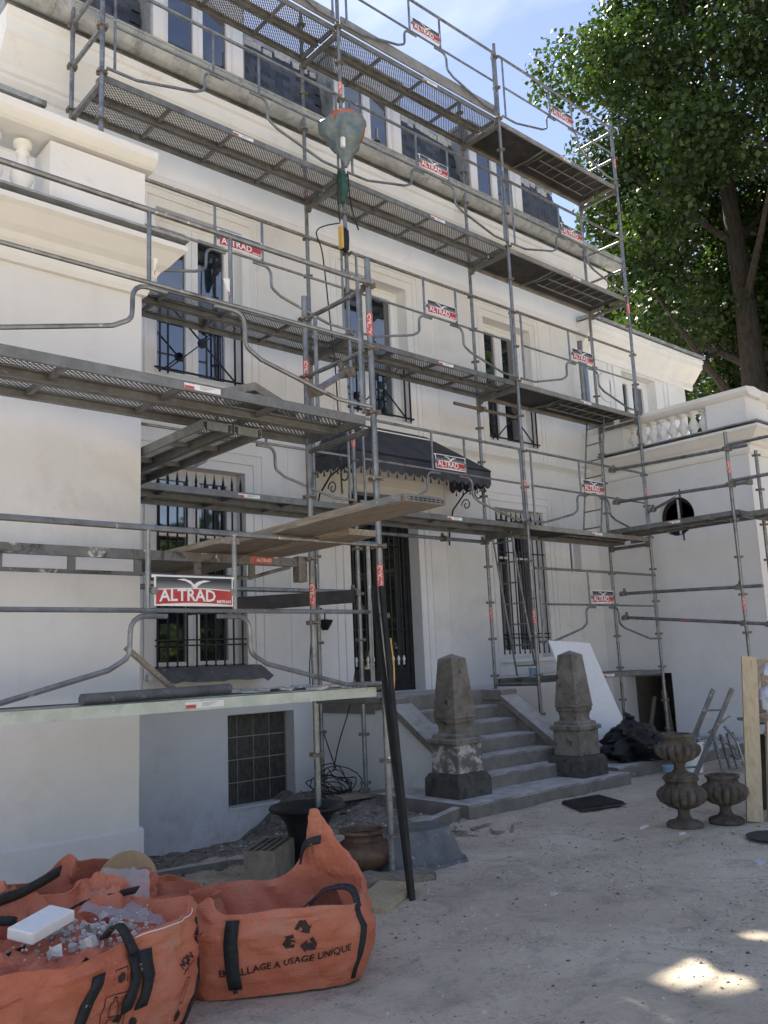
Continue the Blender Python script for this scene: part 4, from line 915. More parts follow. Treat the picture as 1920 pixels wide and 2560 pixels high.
hb = empty('wrapped_hoist', (2.93,-.12,7.2), 'hoist wrapped in grey-green tarp with an orange strap on the second outer pole', 'hoist')
blob('tarp', M['tarp'], (2.93,-.14,7.22), [(.02,.0),(.05,.08),(.10,.17),(.17,.27),(.22,.38),(.235,.47),(.22,.57),(.16,.66),(.08,.70),(0,.71)], .5, '', '', 3, 22, hb)
MB().tube([(2.93+.225*math.cos(a), -.14+.225*math.sin(a), 7.68+.12*math.cos(a+2)) for a in [i*.35 for i in range(19)]], .024, 6).build('orange_strap', M['orangecloth'], hb)
MB().tube([(2.93+.15*math.cos(a), -.14+.15*math.sin(a), 7.84+.03*math.cos(a*2)) for a in [i*.35 for i in range(19)]], .022, 6).build('orange_strap', M['orangecloth'], hb)
MB().box(2.76,2.80,-.30,-.26,7.35,7.47).build('paper_tag', M['signwhite'], hb)
MB().tube([(2.93,-.05,7.2),(2.95,-.06,6.95),(2.93,-.05,6.8)], .045, 8, True, [.05,.055,.03]).build('green_rope', M['greenwire'], hb)
dv = empty('yellow_control_box', (2.88,-.10,6.15), 'yellow and black hand control hanging on the second outer pole', 'control box')
mb = MB(); mb.box(2.825,2.855,-.14,-.08,6.18,6.45); mb.build('yellow_half', M['yellow'], dv)
blob('black_half', M['blackplastic'], (2.90,-.11,6.15), [(.02,0),(.045,.03),(.05,.15),(.045,.26),(.015,.30)], .1, '', '', 1, 10, dv)
def cable(pts, r, label, mat='strap'):
    P = [Vector(p) for p in pts]; out = []
    for i in range(len(P)-1):
        a = P[max(i-1,0)]; b = P[i]; c = P[i+1]; d = P[min(i+2, len(P)-1)]
        for k in range(6):
            t = k/6; out.append(.5*((2*b) + (c-a)*t + (2*a-5*b+4*c-d)*t*t + (3*b-a-3*c+d)*t**3))
    out.append(P[-1])
    return MB().tube(out, r, 6).thing('cable', M[mat], label, 'cable')
cable([(2.86,-.08,7.2),(2.84,-.08,6.9),(2.84,-.1,6.52)], .010, 'short black cable above the yellow control box')
cable([(2.84,-.1,6.5),(2.5,-.1,6.3),(2.6,-.06,6.05),(2.70,-.03,5.3),(2.76,-.03,4.6),(2.8,-.02,3.3)], .008, 'thin black cable hanging down beside the second outer pole')
cable([(3.02,-.06,7.2),(3.04,-.08,6.8),(3.12,-.1,6.5)], .010, 'loose black cable end below the wrapped hoist')
cable([(2.60,.35,2.6),(2.95,.7,2.3),(3.1,1.0,1.9),(3.12,1.1,1.2),(3.10,.8,.6),(3.0,.5,.3)], .007, 'thin black cable running down the wall to the coil')
cable([(3.0,.1,1.4),(2.98,.2,1.0),(2.93,.35,.6),(2.92,.45,.3)], .007, 'black cable from the second outer pole down to the coil')
coil = MB()
for k in range(9):
    cx_, cy_, rr = 2.92+rnd.uniform(-.08,.08), .42+rnd.uniform(-.08,.08), rnd.uniform(.14,.30); a0 = rnd.uniform(0,6); ti = rnd.uniform(.3,1.3); az = rnd.uniform(0,3)
    rot = Matrix.Rotation(az,3,'Z') @ Matrix.Rotation(ti,3,'X')
    coil.tube([Vector((cx_,cy_,.16)) + rot @ Vector((rr*math.cos(a0+t*.45), rr*math.sin(a0+t*.45)*.8, .02*math.sin(t*1.3))) for t in range(15)], .006, 5)
coil.thing('cable_coil', M['strap'], 'tangled coil of thin black cable on the ground beside the steps', 'cable coil')
mb = MB(); mb.obox((3.05,.0,.075), (.75,.22,.035), Matrix.Rotation(R(-12),3,'Z')); mb.thing('base_board', M['wood'], 'dusty board under the second outer pole', 'board')
cable([(1.02,-2.7,1.62),(1.04,-2.7,1.4),(1.02,-2.71,1.25)], .006, 'yellowish string hanging from the nearest pole', 'yellow')
# downpipe and small items on right
dp = MB().tube([(8.93,.95,5.25),(8.93,.95,6.72)], .045, 12); dp.thing('downpipe', M['galv'], 'galvanised pipe standing on the plywood platform by the third window', 'pipe', smooth=True)
dp = MB().tube([(9.10,.98,5.22),(9.08,.98,6.5)], .04, 12); dp.thing('blue_pipe', M['bluefilm'], 'pipe wrapped in blue film beside the galvanised one', 'pipe', smooth=True)
bk = empty('paint_tub', (6.18,.22,1.16), 'small blue and white paint tub standing on the lowest platform', 'tub')
MB().lathe([(.055,0),(.062,.13)], (6.18,.22,1.16), 14).build('tub_body', M['bluefilm'], bk, True); MB().lathe([(.066,.13),(.066,.15),(0,.15)], (6.18,.22,1.16), 14).build('lid', M['signwhite'], bk, True)

# ------------------------------------------------------------------ front steps
st = empty('front_steps', (4.37,-.2,0), 'dusty grey concrete steps with sloping side walls up to the front door', 'steps')
def rough_box(x0,x1,y0,y1,z0,z1, amp=.006, step=.12):
    # box with slightly chipped front upper edge
    mb = MB(); n = max(2, int((x1-x0)/step)); sec = []
    for k in range(n+1):
        x = x0+(x1-x0)*k/n; j = lambda s: amp*mnoise.noise((x*9, s*7+z1*13, y0*5))
        sec.append([(x,y0+j(1)*.5,z0),(x,y0+j(1),z1-.018),(x,y0+.016+j(2)*.6,z1+j(3)*.3),(x,y1,z1),(x,y1,z0)])
    for s_ in sec: mb.v += s_
    for k in range(n):
        for i in range(5): mb.f.append((k*5+i, k*5+(i+1)%5, k*5+5+(i+1)%5, k*5+5+i))
    mb.f += [(4,3,2,1,0), tuple(n*5+i for i in range(5))]
    return mb
tops = [(.125,-1.60,2.88,5.50),(.265,-1.10,3.60,5.20),(.41,-.86,3.60,5.20),(.565,-.58,3.60,5.20),(.72,-.28,3.60,5.20),(.875,.02,3.60,5.20)]
for i, (z, y, x0, x1) in enumerate(tops):
    zb = -.35 if i == 0 else tops[i-1][0]+.001
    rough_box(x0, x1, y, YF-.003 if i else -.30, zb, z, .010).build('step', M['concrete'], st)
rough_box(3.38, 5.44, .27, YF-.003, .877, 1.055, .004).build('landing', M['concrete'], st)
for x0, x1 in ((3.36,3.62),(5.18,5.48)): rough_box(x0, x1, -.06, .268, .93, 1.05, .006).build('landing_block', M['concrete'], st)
for x0, x1 in ((3.40,3.598),(5.202,5.42)):
    mb = MB(); mb.add([(x,y,z) for x in (x0,x1) for y,z in ((YF-.004,-.5),(YF-.004,.92),(0,.92),(-.05,.88),(-1.02,.24),(-1.02,-.3))], [(0,1,2,3,4,5),(11,10,9,8,7,6)] + [(i,(i+1)%6,(i+1)%6+6,i+6) for i in range(6)])
    mb.build('side_wall', M['plaster'] if x0 < 4 else M['concrete'], st)['label'] = 'smooth rendered flank of the steps' if x0 < 4 else 'right flank of the steps'
    mb = MB(); cx = (x0+x1)/2
    mb.add([(x,y,z) for x in (cx-.155,cx+.155) for y,z in ((-.062,.90),(-.062,.985),(-1.06,.32),(-1.06,.235))], [(0,1,2,3),(7,6,5,4)] + [(i,(i+1)%4,(i+1)%4+4,i+4) for i in range(4)])
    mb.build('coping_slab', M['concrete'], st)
# ------------------------------------------------------------------ obelisk pillars
def sqsec(mb, c, secs):
    vs = []; fs = []
    for hw, z in secs: vs += [(c[0]-hw,c[1]-hw,z),(c[0]+hw,c[1]-hw,z),(c[0]+hw,c[1]+hw,z),(c[0]-hw,c[1]+hw,z)]
    for i in range(len(secs)-1):
        for k in range(4): fs.append((i*4+k, i*4+(k+1)%4, i*4+4+(k+1)%4, i*4+4+k))
    fs.append((3,2,1,0)); n = (len(secs)-1)*4; fs.append((n,n+1,n+2,n+3)); mb.add(vs, fs)
def obelisk(x, y, z0, label, k=1.0):
    e = empty('obelisk_pillar', (x,y,z0), label, 'stone pillar', 'obelisk pillars at the foot of the steps')
    c = (x,y); Z = lambda *a: [(h*k, z0+z*k) for h, z in a]
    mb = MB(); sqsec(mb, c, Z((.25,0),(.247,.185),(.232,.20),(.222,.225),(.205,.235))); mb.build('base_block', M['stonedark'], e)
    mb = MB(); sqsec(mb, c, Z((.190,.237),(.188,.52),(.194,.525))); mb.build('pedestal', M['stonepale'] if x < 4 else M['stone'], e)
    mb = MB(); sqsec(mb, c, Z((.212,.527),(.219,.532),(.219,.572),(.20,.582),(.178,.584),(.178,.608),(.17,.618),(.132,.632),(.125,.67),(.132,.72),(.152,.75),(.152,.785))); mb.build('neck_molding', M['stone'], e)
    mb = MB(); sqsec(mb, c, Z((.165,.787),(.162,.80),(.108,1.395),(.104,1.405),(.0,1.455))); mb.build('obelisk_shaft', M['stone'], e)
    for o in e.children:
        bv = o.modifiers.new('b', 'BEVEL'); bv.width = .008; bv.segments = 2
obelisk(3.29, -1.08, .125, 'left weathered stone obelisk at the foot of the steps, streaked with white', .95)
obelisk(5.07, -1.22, .125, 'right weathered stone obelisk at the foot of the steps, in front of the white panel', .94)
# terrace slab and kerb to the right of the steps
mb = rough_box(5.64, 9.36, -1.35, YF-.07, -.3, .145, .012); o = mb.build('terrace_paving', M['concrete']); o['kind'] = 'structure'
# kerb stones on the left, bordering the trench
kerb = empty('kerb', (1.6,-1.6,0), 'low rough kerb of dusty stones edging the dug strip left of the steps', 'kerb')
kp = [(2.95,-1.42),(2.45,-1.60),(1.95,-1.82),(1.45,-2.0),(1.0,-1.62),(.45,-1.38),(-.1,-1.30)]
for i in range(len(kp)-1):
    (xa,ya),(xb,yb) = kp[i],kp[i+1]; L = math.hypot(xb-xa,yb-ya); a = math.atan2(yb-ya,xb-xa)
    mb = rough_box(-L/2+.008, L/2-.008, -.05, .05, -.15, .10 if i < 3 else .05, .02, .08)
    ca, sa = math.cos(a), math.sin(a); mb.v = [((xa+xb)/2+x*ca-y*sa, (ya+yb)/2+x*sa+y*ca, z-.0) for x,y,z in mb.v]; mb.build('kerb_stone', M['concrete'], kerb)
# ------------------------------------------------------------------ white panel, black sacks
mb = MB(); a0 = Vector((5.98,-.22,.16)); 
# parallelogram leaning back: top edge further right-left shift as in the photo
p = [Vector((6.02,-.75,.15)), Vector((6.95,-.75,.15)), Vector((7.02,-.10,1.58)), Vector((6.12,-.10,1.63))]
nrm = (p[1]-p[0]).cross(p[3]-p[0]).normalized()*.02
mb.add([tuple(v) for v in p] + [tuple(v+nrm) for v in p], [(3,2,1,0),(4,5,6,7),(0,1,5,4),(1,2,6,5),(2,3,7,6),(3,0,4,7)])
mb.thing('insulation_board', M['foam'], 'large white panel leaning behind the right obelisk', 'panel')
blob('rubbish_sack', M['blackplastic'], (6.42,-1.05,.14), [(.02,0),(.30,.02),(.40,.12),(.38,.24),(.26,.36),(.12,.44),(.05,.50),(.08,.54),(0,.55)], .9, 'crumpled black rubbish sack at the foot of the white panel', 'sack', 11, 26)
blob('rubbish_sack', M['blackplastic'], (6.95,-1.12,.14), [(.02,0),(.26,.02),(.34,.10),(.28,.2),(.12,.26),(0,.28)], .9, 'flat black rubbish sack right of the taller one', 'sack', 19, 24)
# ------------------------------------------------------------------ stone urns on the right
up1 = [(0.0,0),(.17,0),(.175,.03),(.15,.05),(.085,.07),(.06,.10),(.055,.14),(.065,.165),(.14,.19),(.215,.235),(.245,.29),(.238,.335),(.20,.37),(.165,.385),(.15,.41),(.155,.43),(.172,.445),(.172,.465),(.150,.47),(.140,.45),(.13,.36),(0,.34)]
def urn(x, y, z, s, label, mat='castiron', grp='carved stone urns'):
    mb = MB().lathe([(r*s, q*s) for r, q in up1], (x,y,z), 64, 16, .17, (.19*s,.345*s))
    return mb.thing('stone_urn', M[mat], label, 'urn', grp, True)
urn(3.70,-3.28,.0,.85, 'lower stone urn of the stack of two in front of the ladder')
urn(3.70,-3.28,.386,.78, 'upper stone urn standing on top of the other, dark rust brown')
urn(4.06,-3.46,.0,.83, 'single stone urn on the ground between the stacked pair and the pale board')
# ------------------------------------------------------------------ crate with sacks at the right edge
cr = empty('timber_stand', (4.5,-3.55,0), 'tall stand of pale timber boards cut by the right edge of the picture', 'timber stand')
def bd(name, c, size, rz=0, rx=0, mat='woodfresh', par=None):
    mb = MB(); mb.obox(c, size, Matrix.Rotation(R(rz),3,'Z') @ Matrix.Rotation(R(rx),3,'Y')); return mb.build(name, M[mat], par or cr)
mb = MB(); mb.beam((4.19,-3.64,.0),(4.55,-3.57,1.36), .03, .13, (.7,-.7,0)); mb.build('upright_board', M['woodfresh'], cr)
mb = MB(); mb.beam((4.30,-3.74,.0),(4.50,-3.72,.80), .05, .07, (.7,-.7,0)); mb.build('upright_board', M['woodfresh'], cr)
bd('upright_board', (5.0,-3.95,.66), (.13,.035,1.32), -42)
bd('back_panel', (5.17,-3.62,1.05), (.50,.02,.55), -42, mat='ochre'); bd('shelf', (4.80,-3.64,.80), (.56,.40,.025), -42, mat='wood'); bd('shelf_edge', (4.60,-3.66,.82), (.40,.03,.10), -42, mat='wood')
bd('brace', (4.56,-3.60,1.08), (.035,.03,.52), -42, 12, mat='wood'); bd('leg', (4.95,-4.05,.39), (.06,.06,.78), -42, mat='wood'); bd('lower_panel', (4.95,-3.60,.33), (.55,.015,.66), -42, mat='ply')
blob('cement_sack', M['film'], (4.70,-3.66,.815), [(.02,0),(.12,.01),(.16,.09),(.15,.18),(.10,.25),(.03,.29),(.05,.33),(0,.33)], .7, 'bulging white plastic sack on the shelf of the timber stand', 'sack', 5, 20)
blob('white_bag', M['film'], (4.76,-3.64,1.18), [(.02,0),(.09,.01),(.10,.06),(.05,.11),(0,.12)], .8, 'small white bag hanging above the sack on the timber stand', 'bag', 8, 16)
blob('dust_sheet', M['film'], (4.62,-3.74,.40), [(.02,0),(.05,.05),(.09,.16),(.11,.28),(.08,.36),(0,.38)], .9, 'pale cloth hanging below the shelf of the timber stand', 'cloth', 15, 14)
blob('plastic_scrap', M['film'], (4.36,-3.86,.0), [(.02,0),(.09,.01),(.08,.05),(.04,.10),(0,.12)], .9, 'crumpled white plastic at the foot of the timber stand', 'plastic scrap', 25, 12)
sl = empty('folding_ladder', (5.8,-2.3,0), 'grey aluminium ladder leaning against the timber stand behind the urns', 'ladder')
for i, o_ in enumerate((0, .16)):
    mb = MB().beam((5.15+o_*.9,-2.30-o_*.7,.02), (5.62+o_,-2.62-o_*.8,1.02), .055, .025, (0,1,0)); mb.build('ladder_rail', M['galv'], sl)
for k in range(3):
    mb = MB().tube([(5.25+k*.13,-2.37-k*.09,.25+k*.28),(5.40+k*.13,-2.48-k*.09,.25+k*.28)], .012, 6); mb.build('rung', M['galv'], sl)
bkt = MB().lathe([(0,0),(.12,0),(.15,.33),(.158,.33),(.158,.35),(.145,.35),(.115,.02),(0,.02)], (6.55,-1.75,.02), 20).thing('white_bucket', M['signwhite'], 'dirty white bucket behind the stacked urns', 'bucket', smooth=True)
MB().tube([(6.62,-1.80,.30),(6.64,-1.82,.50)], .02, 8).thing('trowel_handle', M['grey'], 'short grey handle sticking out of the white bucket', 'handle')
MB().lathe([(0,0),(.06,0),(.075,.14),(.08,.14),(.07,.15),(.06,.02),(0,.02)], (6.1,-1.72,.0), 18).thing('blue_bucket', M['bluefilm'], 'small blue bucket at the foot of the stacked urns', 'bucket', smooth=True)
tr_ = empty('metal_trestle', (6.9,-1.6,.0), 'low heap of grey metal frames beside the white bucket', 'trestle')
for k in range(7):
    a = rnd.uniform(-.4,.4); MB().beam((6.75+rnd.uniform(-.1,.1),-2.1+rnd.uniform(-.2,.2),.10+.06*k), (7.45,-1.7+a*.5,.08+.07*k+rnd.uniform(-.06,.1)), .03, .02).build('frame_bar', M['galv'], tr_)
for k in range(4): MB().beam((6.8+.18*k,-2.0,.0),(6.85+.16*k,-1.9,.42), .03, .02).build('frame_leg', M['galv'], tr_)
tb2 = MB().beam((9.7,.35,-.1),(9.9,.55,.8),.09,.02); tb2.beam((9.6,.75,-.1),(9.85,.7,.7),.07,.02); tb2.thing('cellar_boards', M['wood'], 'boards leaning inside the dark cellar opening', 'boards')
# door mat grating
mb = MB(); ang = R(-35); ca, sa = math.cos(ang), math.sin(ang)
A_, B_, C_, D_ = Vector((3.98,-1.80,0)), Vector((3.74,-2.22,0)), Vector((4.26,-2.34,0)), Vector((4.50,-1.86,0))
mt = empty('foot_grating', (4.1,-2.05,0), 'dark ribbed metal foot grating lying before the bottom step', 'grating')
def pl(u, v, z): p_ = A_*(1-u)*(1-v)+B_*(1-u)*v+D_*u*(1-v)+C_*u*v; return (p_.x, p_.y, z)
mb = MB(); mb.add([pl(u,v,z) for z in (.012,.03) for u,v in ((0,0),(1,0),(1,1),(0,1))], [(3,2,1,0),(4,5,6,7),(0,1,5,4),(1,2,6,5),(2,3,7,6),(3,0,4,7)]); mb.build('grating_base', M['manhole'], mt)
mb = MB()
for k in range(16):
    u = (k+.3)/16; mb.add([pl(a_,v,z) for z in (.031,.045) for a_,v in ((u,.03),(u+.028,.03),(u+.028,.97),(u,.97))], [(3,2,1,0),(4,5,6,7),(0,1,5,4),(1,2,6,5),(2,3,7,6),(3,0,4,7)])
mb.build('grating_ribs', M['manhole'], mt)
MB().lathe([(0,.012),(.20,.012),(.215,.020),(.20,.025),(0,.024)], (3.66,-4.06,0), 24).thing('manhole_cover', M['manhole'], 'dark round cover flush with the ground at the right edge', 'manhole cover')
# ------------------------------------------------------------------ middle foreground props
bprof2 = [(0,0),(.17,0),(.175,.03),(.13,.06),(.125,.12),(.135,.20),(.16,.32),(.21,.39),(.275,.415),(.285,.43),(.275,.445),(.25,.44),(.17,.40),(.12,.2),(0,.15)]
MB().lathe(bprof2, (.80,-1.95,.0), 36).thing('black_planter', M['blackplastic'], 'large black flared planter behind the right orange bag', 'planter', smooth=True)
bp3 = [(0,0),(.12,0),(.13,.02),(.10,.04),(.115,.06),(.17,.09),(.205,.14),(.205,.18),(.17,.23),(.13,.25),(.125,.28),(.14,.295),(.165,.30),(.165,.315),(.14,.315),(.12,.25),(0,.22)]
MB().lathe(bp3, (.93,-2.42,-.01), 40, 14, .06, (.06,.24)).thing('brown_urn', M['terracotta'], 'squat brown glazed urn between the right orange bag and the nearest pole', 'urn', smooth=True)
hb_ = empty('hollow_brick', (.45,-2.0,.0), 'pale hollow building block with rows of slots, behind the right orange bag', 'hollow block')
rt_ = Matrix.Rotation(R(38),3,'Z'); c0 = Vector((.42,-2.02,.12))
mb = MB(); mb.obox(c0, (.46,.22,.24), rt_); mb.build('block_body', M['brick'], hb_)
mb = MB()
for i in range(9):
    for k in range(4): mb.obox(c0 + rt_ @ Vector((-.19+i*.047, -.075+k*.05, .1195)), (.030,.028,.004), rt_)
mb.build('block_slots', M['dark'], hb_)
# upturned mortar tub
tb = empty('mortar_tub', (1.35,-2.5,.02), 'upturned grey mortar tub dusted with plaster, right of the nearest pole', 'tub')
def frus(cx, cy, z0, z1, ax, ay, bx, by, rz, m_, name, par):
    rm = Matrix.Rotation(R(rz),3,'Z'); mb = MB(); vs = []
    for (hx, hy, z) in ((ax,ay,z0),(bx,by,z1)):
        for k in range(16):
            t = 2*math.pi*k/16; c_, s_ = math.cos(t), math.sin(t); e_ = 4
            d_ = (abs(c_)**e_+abs(s_)**e_)**(-1/e_); v_ = rm @ Vector((hx*c_*d_, hy*s_*d_, 0)); vs.append((cx+v_.x, cy+v_.y, z))
    mb.add(vs, [(k,(k+1)%16,(k+1)%16+16,k+16) for k in range(16)] + [tuple(range(16,32))]); return mb.build(name, m_, par, True)
frus(1.36,-2.47,.035,.26,.36,.24,.27,.17,-12,M['grey'],'tub_shell',tb); frus(1.36,-2.47,.01,.036,.39,.27,.38,.26,-12,M['grey'],'tub_rim',tb)
mb = MB(); mb.obox((.93,-2.78,.03), (.46,.20,.06), Matrix.Rotation(R(-20),3,'Z')); mb.thing('timber_pad', M['wood'], 'grey timber sole under the nearest pole', 'timber')
mb = MB(); mb.obox((.55,-3.05,.035), (.50,.26,.03), Matrix.Rotation(R(24),3,'Z') @ Matrix.Rotation(R(-4),3,'Y')); mb.thing('fresh_board', M['woodfresh'], 'pale yellow edged board lying beside the right orange bag', 'board')
mb = MB(); mb.obox((.60,-2.75,.05), (.40,.18,.08), Matrix.Rotation(R(5),3,'Z')); mb.thing('dark_beam', M['wood'], 'dark timber block between the brown urn and the pale board', 'timber')

# ------------------------------------------------------------------ builder's bags
class Bag:
    def __init__(s, cx, cy, rz, a, b, H, seed, bulge=.08, peaks=(), lean=0, wr=.02, rimin=.0):
        s.c = Vector((cx,cy)); s.r = rz; s.a = a; s.b = b; s.H = H; s.seed = seed; s.bl = bulge; s.pk = peaks; s.wr = wr; s.lean = lean
    def ring(s, t):  # t in [0,1): front left corner -> front right -> back right -> back left
        P = [(-s.a,-s.b),(s.a,-s.b),(s.a,s.b),(-s.a,s.b)]; Ls = [2*s.a,2*s.b,2*s.a,2*s.b]; tot = sum(Ls); d = (t % 1)*tot
        for k in range(4):
            if d <= Ls[k] or k == 3: f = d/Ls[k]; p = Vector(P[k]).lerp(Vector(P[(k+1)%4]), f); break
            d -= Ls[k]
        q = p.copy(); e = 5.0; # round the corners
        n = (abs(p.x/s.a)**e + abs(p.y/s.b)**e)**(1/e); q = p/max(n, 1e-6); return q
    def height(s, t):
        h = s.H
        for tc, w_, amp in s.pk:
            d = min(abs(t-tc), 1-abs(t-tc)); h += amp*math.exp(-(d/w_)**2)
        return h + .02*mnoise.noise((t*9, s.seed, 0))
    def pt(s, t, v, inset=0):
        q = s.ring(t); h = s.height(t)*v
        base = s.height(t); rel = min(h/s.H, 1.0)
        bul = 1 + s.bl*math.sin(math.pi*min(rel,1)*.9) - .05*(1-rel)**3
        q = q*bul
        over = max(0, h - s.H)
        n2 = q.normalized(); q = q - n2*inset - n2*over*.45
        f = (.25+rel)
        rg = lambda a_, b_, c_: 1-2*abs(mnoise.noise((a_, b_, c_)))
        q = q + n2*(.016*rg(q.x*4+s.seed, q.y*4, h*7+q.x*5)*f + .009*rg(q.x*10, q.y*10+s.seed, h*14) - .012)
        wr = s.wr*f*(mnoise.noise((q.x*5+s.seed, q.y*5, h*4)) + .5*mnoise.noise((q.x*13, q.y*13+s.seed, h*9))) + .010*mnoise.noise((q.x*3, q.y*3+s.seed, h*55))*min(rel*1.3,1)
        q = q + n2*wr
        ca, sa = math.cos(s.r), math.sin(s.r)
        return Vector((s.c.x + q.x*ca - q.y*sa + s.lean*h, s.c.y + q.x*sa + q.y*ca, h + .01))
    def mesh(s, nu=160, nv=34, depth=.25):
        mb = MB(); rows = [(k/nv, 0) for k in range(nv+1)] + [(1.0, .012)] + [(1-.08*j, .02+.012*j) for j in range(1, 8)]
        for v, ins in rows:
            for i in range(nu):
                p = s.pt(i/nu, v, ins); mb.v.append((p.x, p.y, p.z))
        for r_ in range(len(rows)-1):
            for i in range(nu): a = r_*nu+i; b = r_*nu+(i+1)%nu; mb.f.append((a,b,b+nu,a+nu))
        return mb
    def nrm(s, t, v):
        a = s.pt(t-.004, v); b = s.pt(t+.004, v); c = s.pt(t, v-.02); d = s.pt(t, v+.02); n = (b-a).cross(d-c).normalized(); return n
    def onface(s, t, z, off=.004):   # z is absolute height on the front
        v = z/s.height(t); p = s.pt(t, v); return p + s.nrm(t, v)*off
def strap(bag, t0, z_pts, wd, name, par, tt=None, off=.006):
    # ribbon following the bag, from list of heights; tt shifts t along the way
    mb = MB(); L = []
    tot = 4*(bag.a+bag.b)
    for i, z in enumerate(z_pts):
        t = t0 + (tt[i] if tt else 0); v = z/bag.height(t); 
        for sgn in (-1, 1):
            p = bag.pt(t+sgn*wd/2/tot, min(v,1)) + bag.nrm(t, min(v,.98))*off
            mb.v.append(tuple(p))
    for i in range(len(z_pts)-1): mb.f.append((i*2, i*2+1, i*2+3, i*2+2))
    o = mb.build(name, M['strap'], par, True, fix=False); m_ = o.modifiers.new('s','SOLIDIFY'); m_.thickness = .008; m_.offset = 1; return o
def ribbon(pts, wd, wdir, name, par, mat='strap'):
    mb = MB(); wdir = Vector(wdir)
    P = [Vector(p) for p in pts]; out = []
    for i in range(len(P)-1):
        a = P[max(i-1,0)]; b = P[i]; c = P[i+1]; d = P[min(i+2, len(P)-1)]
        for k in range(5):
            t = k/5; out.append(.5*((2*b) + (c-a)*t + (2*a-5*b+4*c-d)*t*t + (3*b-a-3*c+d)*t**3))
    out.append(P[-1])
    for p in out: mb.v += [tuple(p-wdir*wd/2), tuple(p+wdir*wd/2)]
    for i in range(len(out)-1): mb.f.append((i*2,i*2+1,i*2+3,i*2+2))
    o = mb.build(name, M[mat], par, True, fix=False); m_ = o.modifiers.new('s','SOLIDIFY'); m_.thickness = .010; return o
def print_on(bag, shapes, t0, z0, name, par, mat='ink', rot=0, off=.0035):
    tot = 4*(bag.a+bag.b); mb = MB(); ca, sa = math.cos(rot), math.sin(rot)
    for vs, fs in shapes:
        P = []
        for x, y in vs:
            X = x*ca-y*sa; Y = x*sa+y*ca; t = t0 + X/tot; z = z0+Y
            p = bag.onface(t, z, off); P.append(tuple(p))
        mb.add(P, fs)
    return mb.build(name, M[mat], par, False, fix=False)
def dense_poly(pts, m_=4):
    out = []
    for i in range(len(pts)):
        a = pts[i]; b = pts[(i+1)%len(pts)]
        for k in range(m_): out.append((a[0]+(b[0]-a[0])*k/m_, a[1]+(b[1]-a[1])*k/m_))
    return out, [tuple(range(len(out)))]
def recycle(sz):
    shapes = []
    for k in range(3):
        a = R(120*k); ro = lambda p: (p[0]*math.cos(a)-p[1]*math.sin(a), p[0]*math.sin(a)+p[1]*math.cos(a))
        # one bent arrow: top bar and head
        body = [(-.30,.62),(-.10,.95),(.22,.95),(.40,.66),(.55,.74),(.36,.28),(-.02,.44),(.14,.52),(.04,.70),(-.02,.62),(-.16,.38)]
        body1 = [(-.32,.50),(-.08,.92),(.12,.92),(.03,.72),(-.14,.40)]
        body2 = [(.14,.92),(.24,.92),(.44,.58),(.58,.66),(.40,.22),(-.06,.34),(.10,.43),(-.0,.62)]
        for b_ in (body1, body2): shapes.append(dense_poly([tuple(c*sz for c in ro(p)) for p in b_], 2))
    return shapes
def outline(pts, wd, closed=True):
    shapes = []; n = len(pts)
    for i in range(n if closed else n-1):
        a, b = Vector(pts[i]), Vector(pts[(i+1)%n]); d = (b-a); L = d.length
        if L < 1e-6: continue
        d.normalize(); nn = Vector((-d.y, d.x))*wd/2; m_ = max(1, int(L/.03))
        for k in range(m_):
            p = a+d*L*k/m_; q = a+d*L*(k+1)/m_; shapes.append(([tuple(p-nn),tuple(q-nn),tuple(q+nn),tuple(p+nn)], [(0,1,2,3)]))
    return shapes
# right bag
bR = Bag(-.62,-3.60, R(-30), .42, .29, .36, 2.0, .10, peaks=((.515,.066,.35),(.02,.025,.07),(.95,.03,.05)), wr=.030)
br = empty('rubble_bag', (-.56,-3.55,0), 'orange woven bag with recycling symbol and the words EMBALLAGE A USAGE UNIQUE, standing open', 'rubble bag')
o = bR.mesh().build('bag_fabric', M['orange'], br, True, fix=False)
tot = 4*(bR.a+bR.b); FR = 2*bR.a/tot      # t of front right corner
print_on(bR, recycle(.080), FR*.60, .240, 'recycling_symbol', br)
# the phrase climbs to the right
def phrase(bag, s, size, t_start, z_start, length, rise, name, par, curve=0):
    vs, fs = text2d(s, size, .0012, 1.02); xs_ = [v[0] for v in vs]; x0, x1 = min(xs_), max(xs_); k = length/(x1-x0)
    vs = [((x-x0)*k, y*k + rise*((x-x0)/(x1-x0))**(1.6 if curve else 1)) for x, y in vs]
    return print_on(bag, [(vs, fs)], t_start, z_start, name, par)
phrase(bR, 'EMBALLAGE A USAGE UNIQUE', .045, FR*.19, .118, .57, .055, 'bag_lettering', br, 1)
strap(bR, FR*.27, [.335,.30,.25,.20,.15,.10,.055], .060, 'hanging_strap', br, off=.016)
MB().tube([bR.onface(FR*.27, .06, .02), bR.onface(FR*.27, .05, .03)], .01, 6).build('strap_end', M['strap'], br)
strap(bR, FR*.945, [.34,.30,.26,.20,.14,.08,.03], .032, 'corner_strap', br, off=.008)
c_ = [bR.onface(FR*.945,.33,.01), bR.onface(FR*.93,.37,.0)+Vector((.02,.05,.04)), bR.pt(FR*.90,.98)+Vector((-.06,.12,.07)), bR.pt(FR*.86,.95)+Vector((-.10,.17,.01))]
ribbon(c_, .045, (.8,.1,.3), 'loop_strap', br)
tp = .525; c_ = [bR.pt(tp+.055,.93,.03)+Vector((-.02,-.02,0)), bR.pt(tp+.03,.90,.05)+Vector((-.02,-.03,0)), bR.pt(tp-.02,.80,.06)+Vector((0,-.04,0))]
ribbon([c_[0], c_[1], c_[2]], .04, (.2,.1,1), 'inner_strap', br)
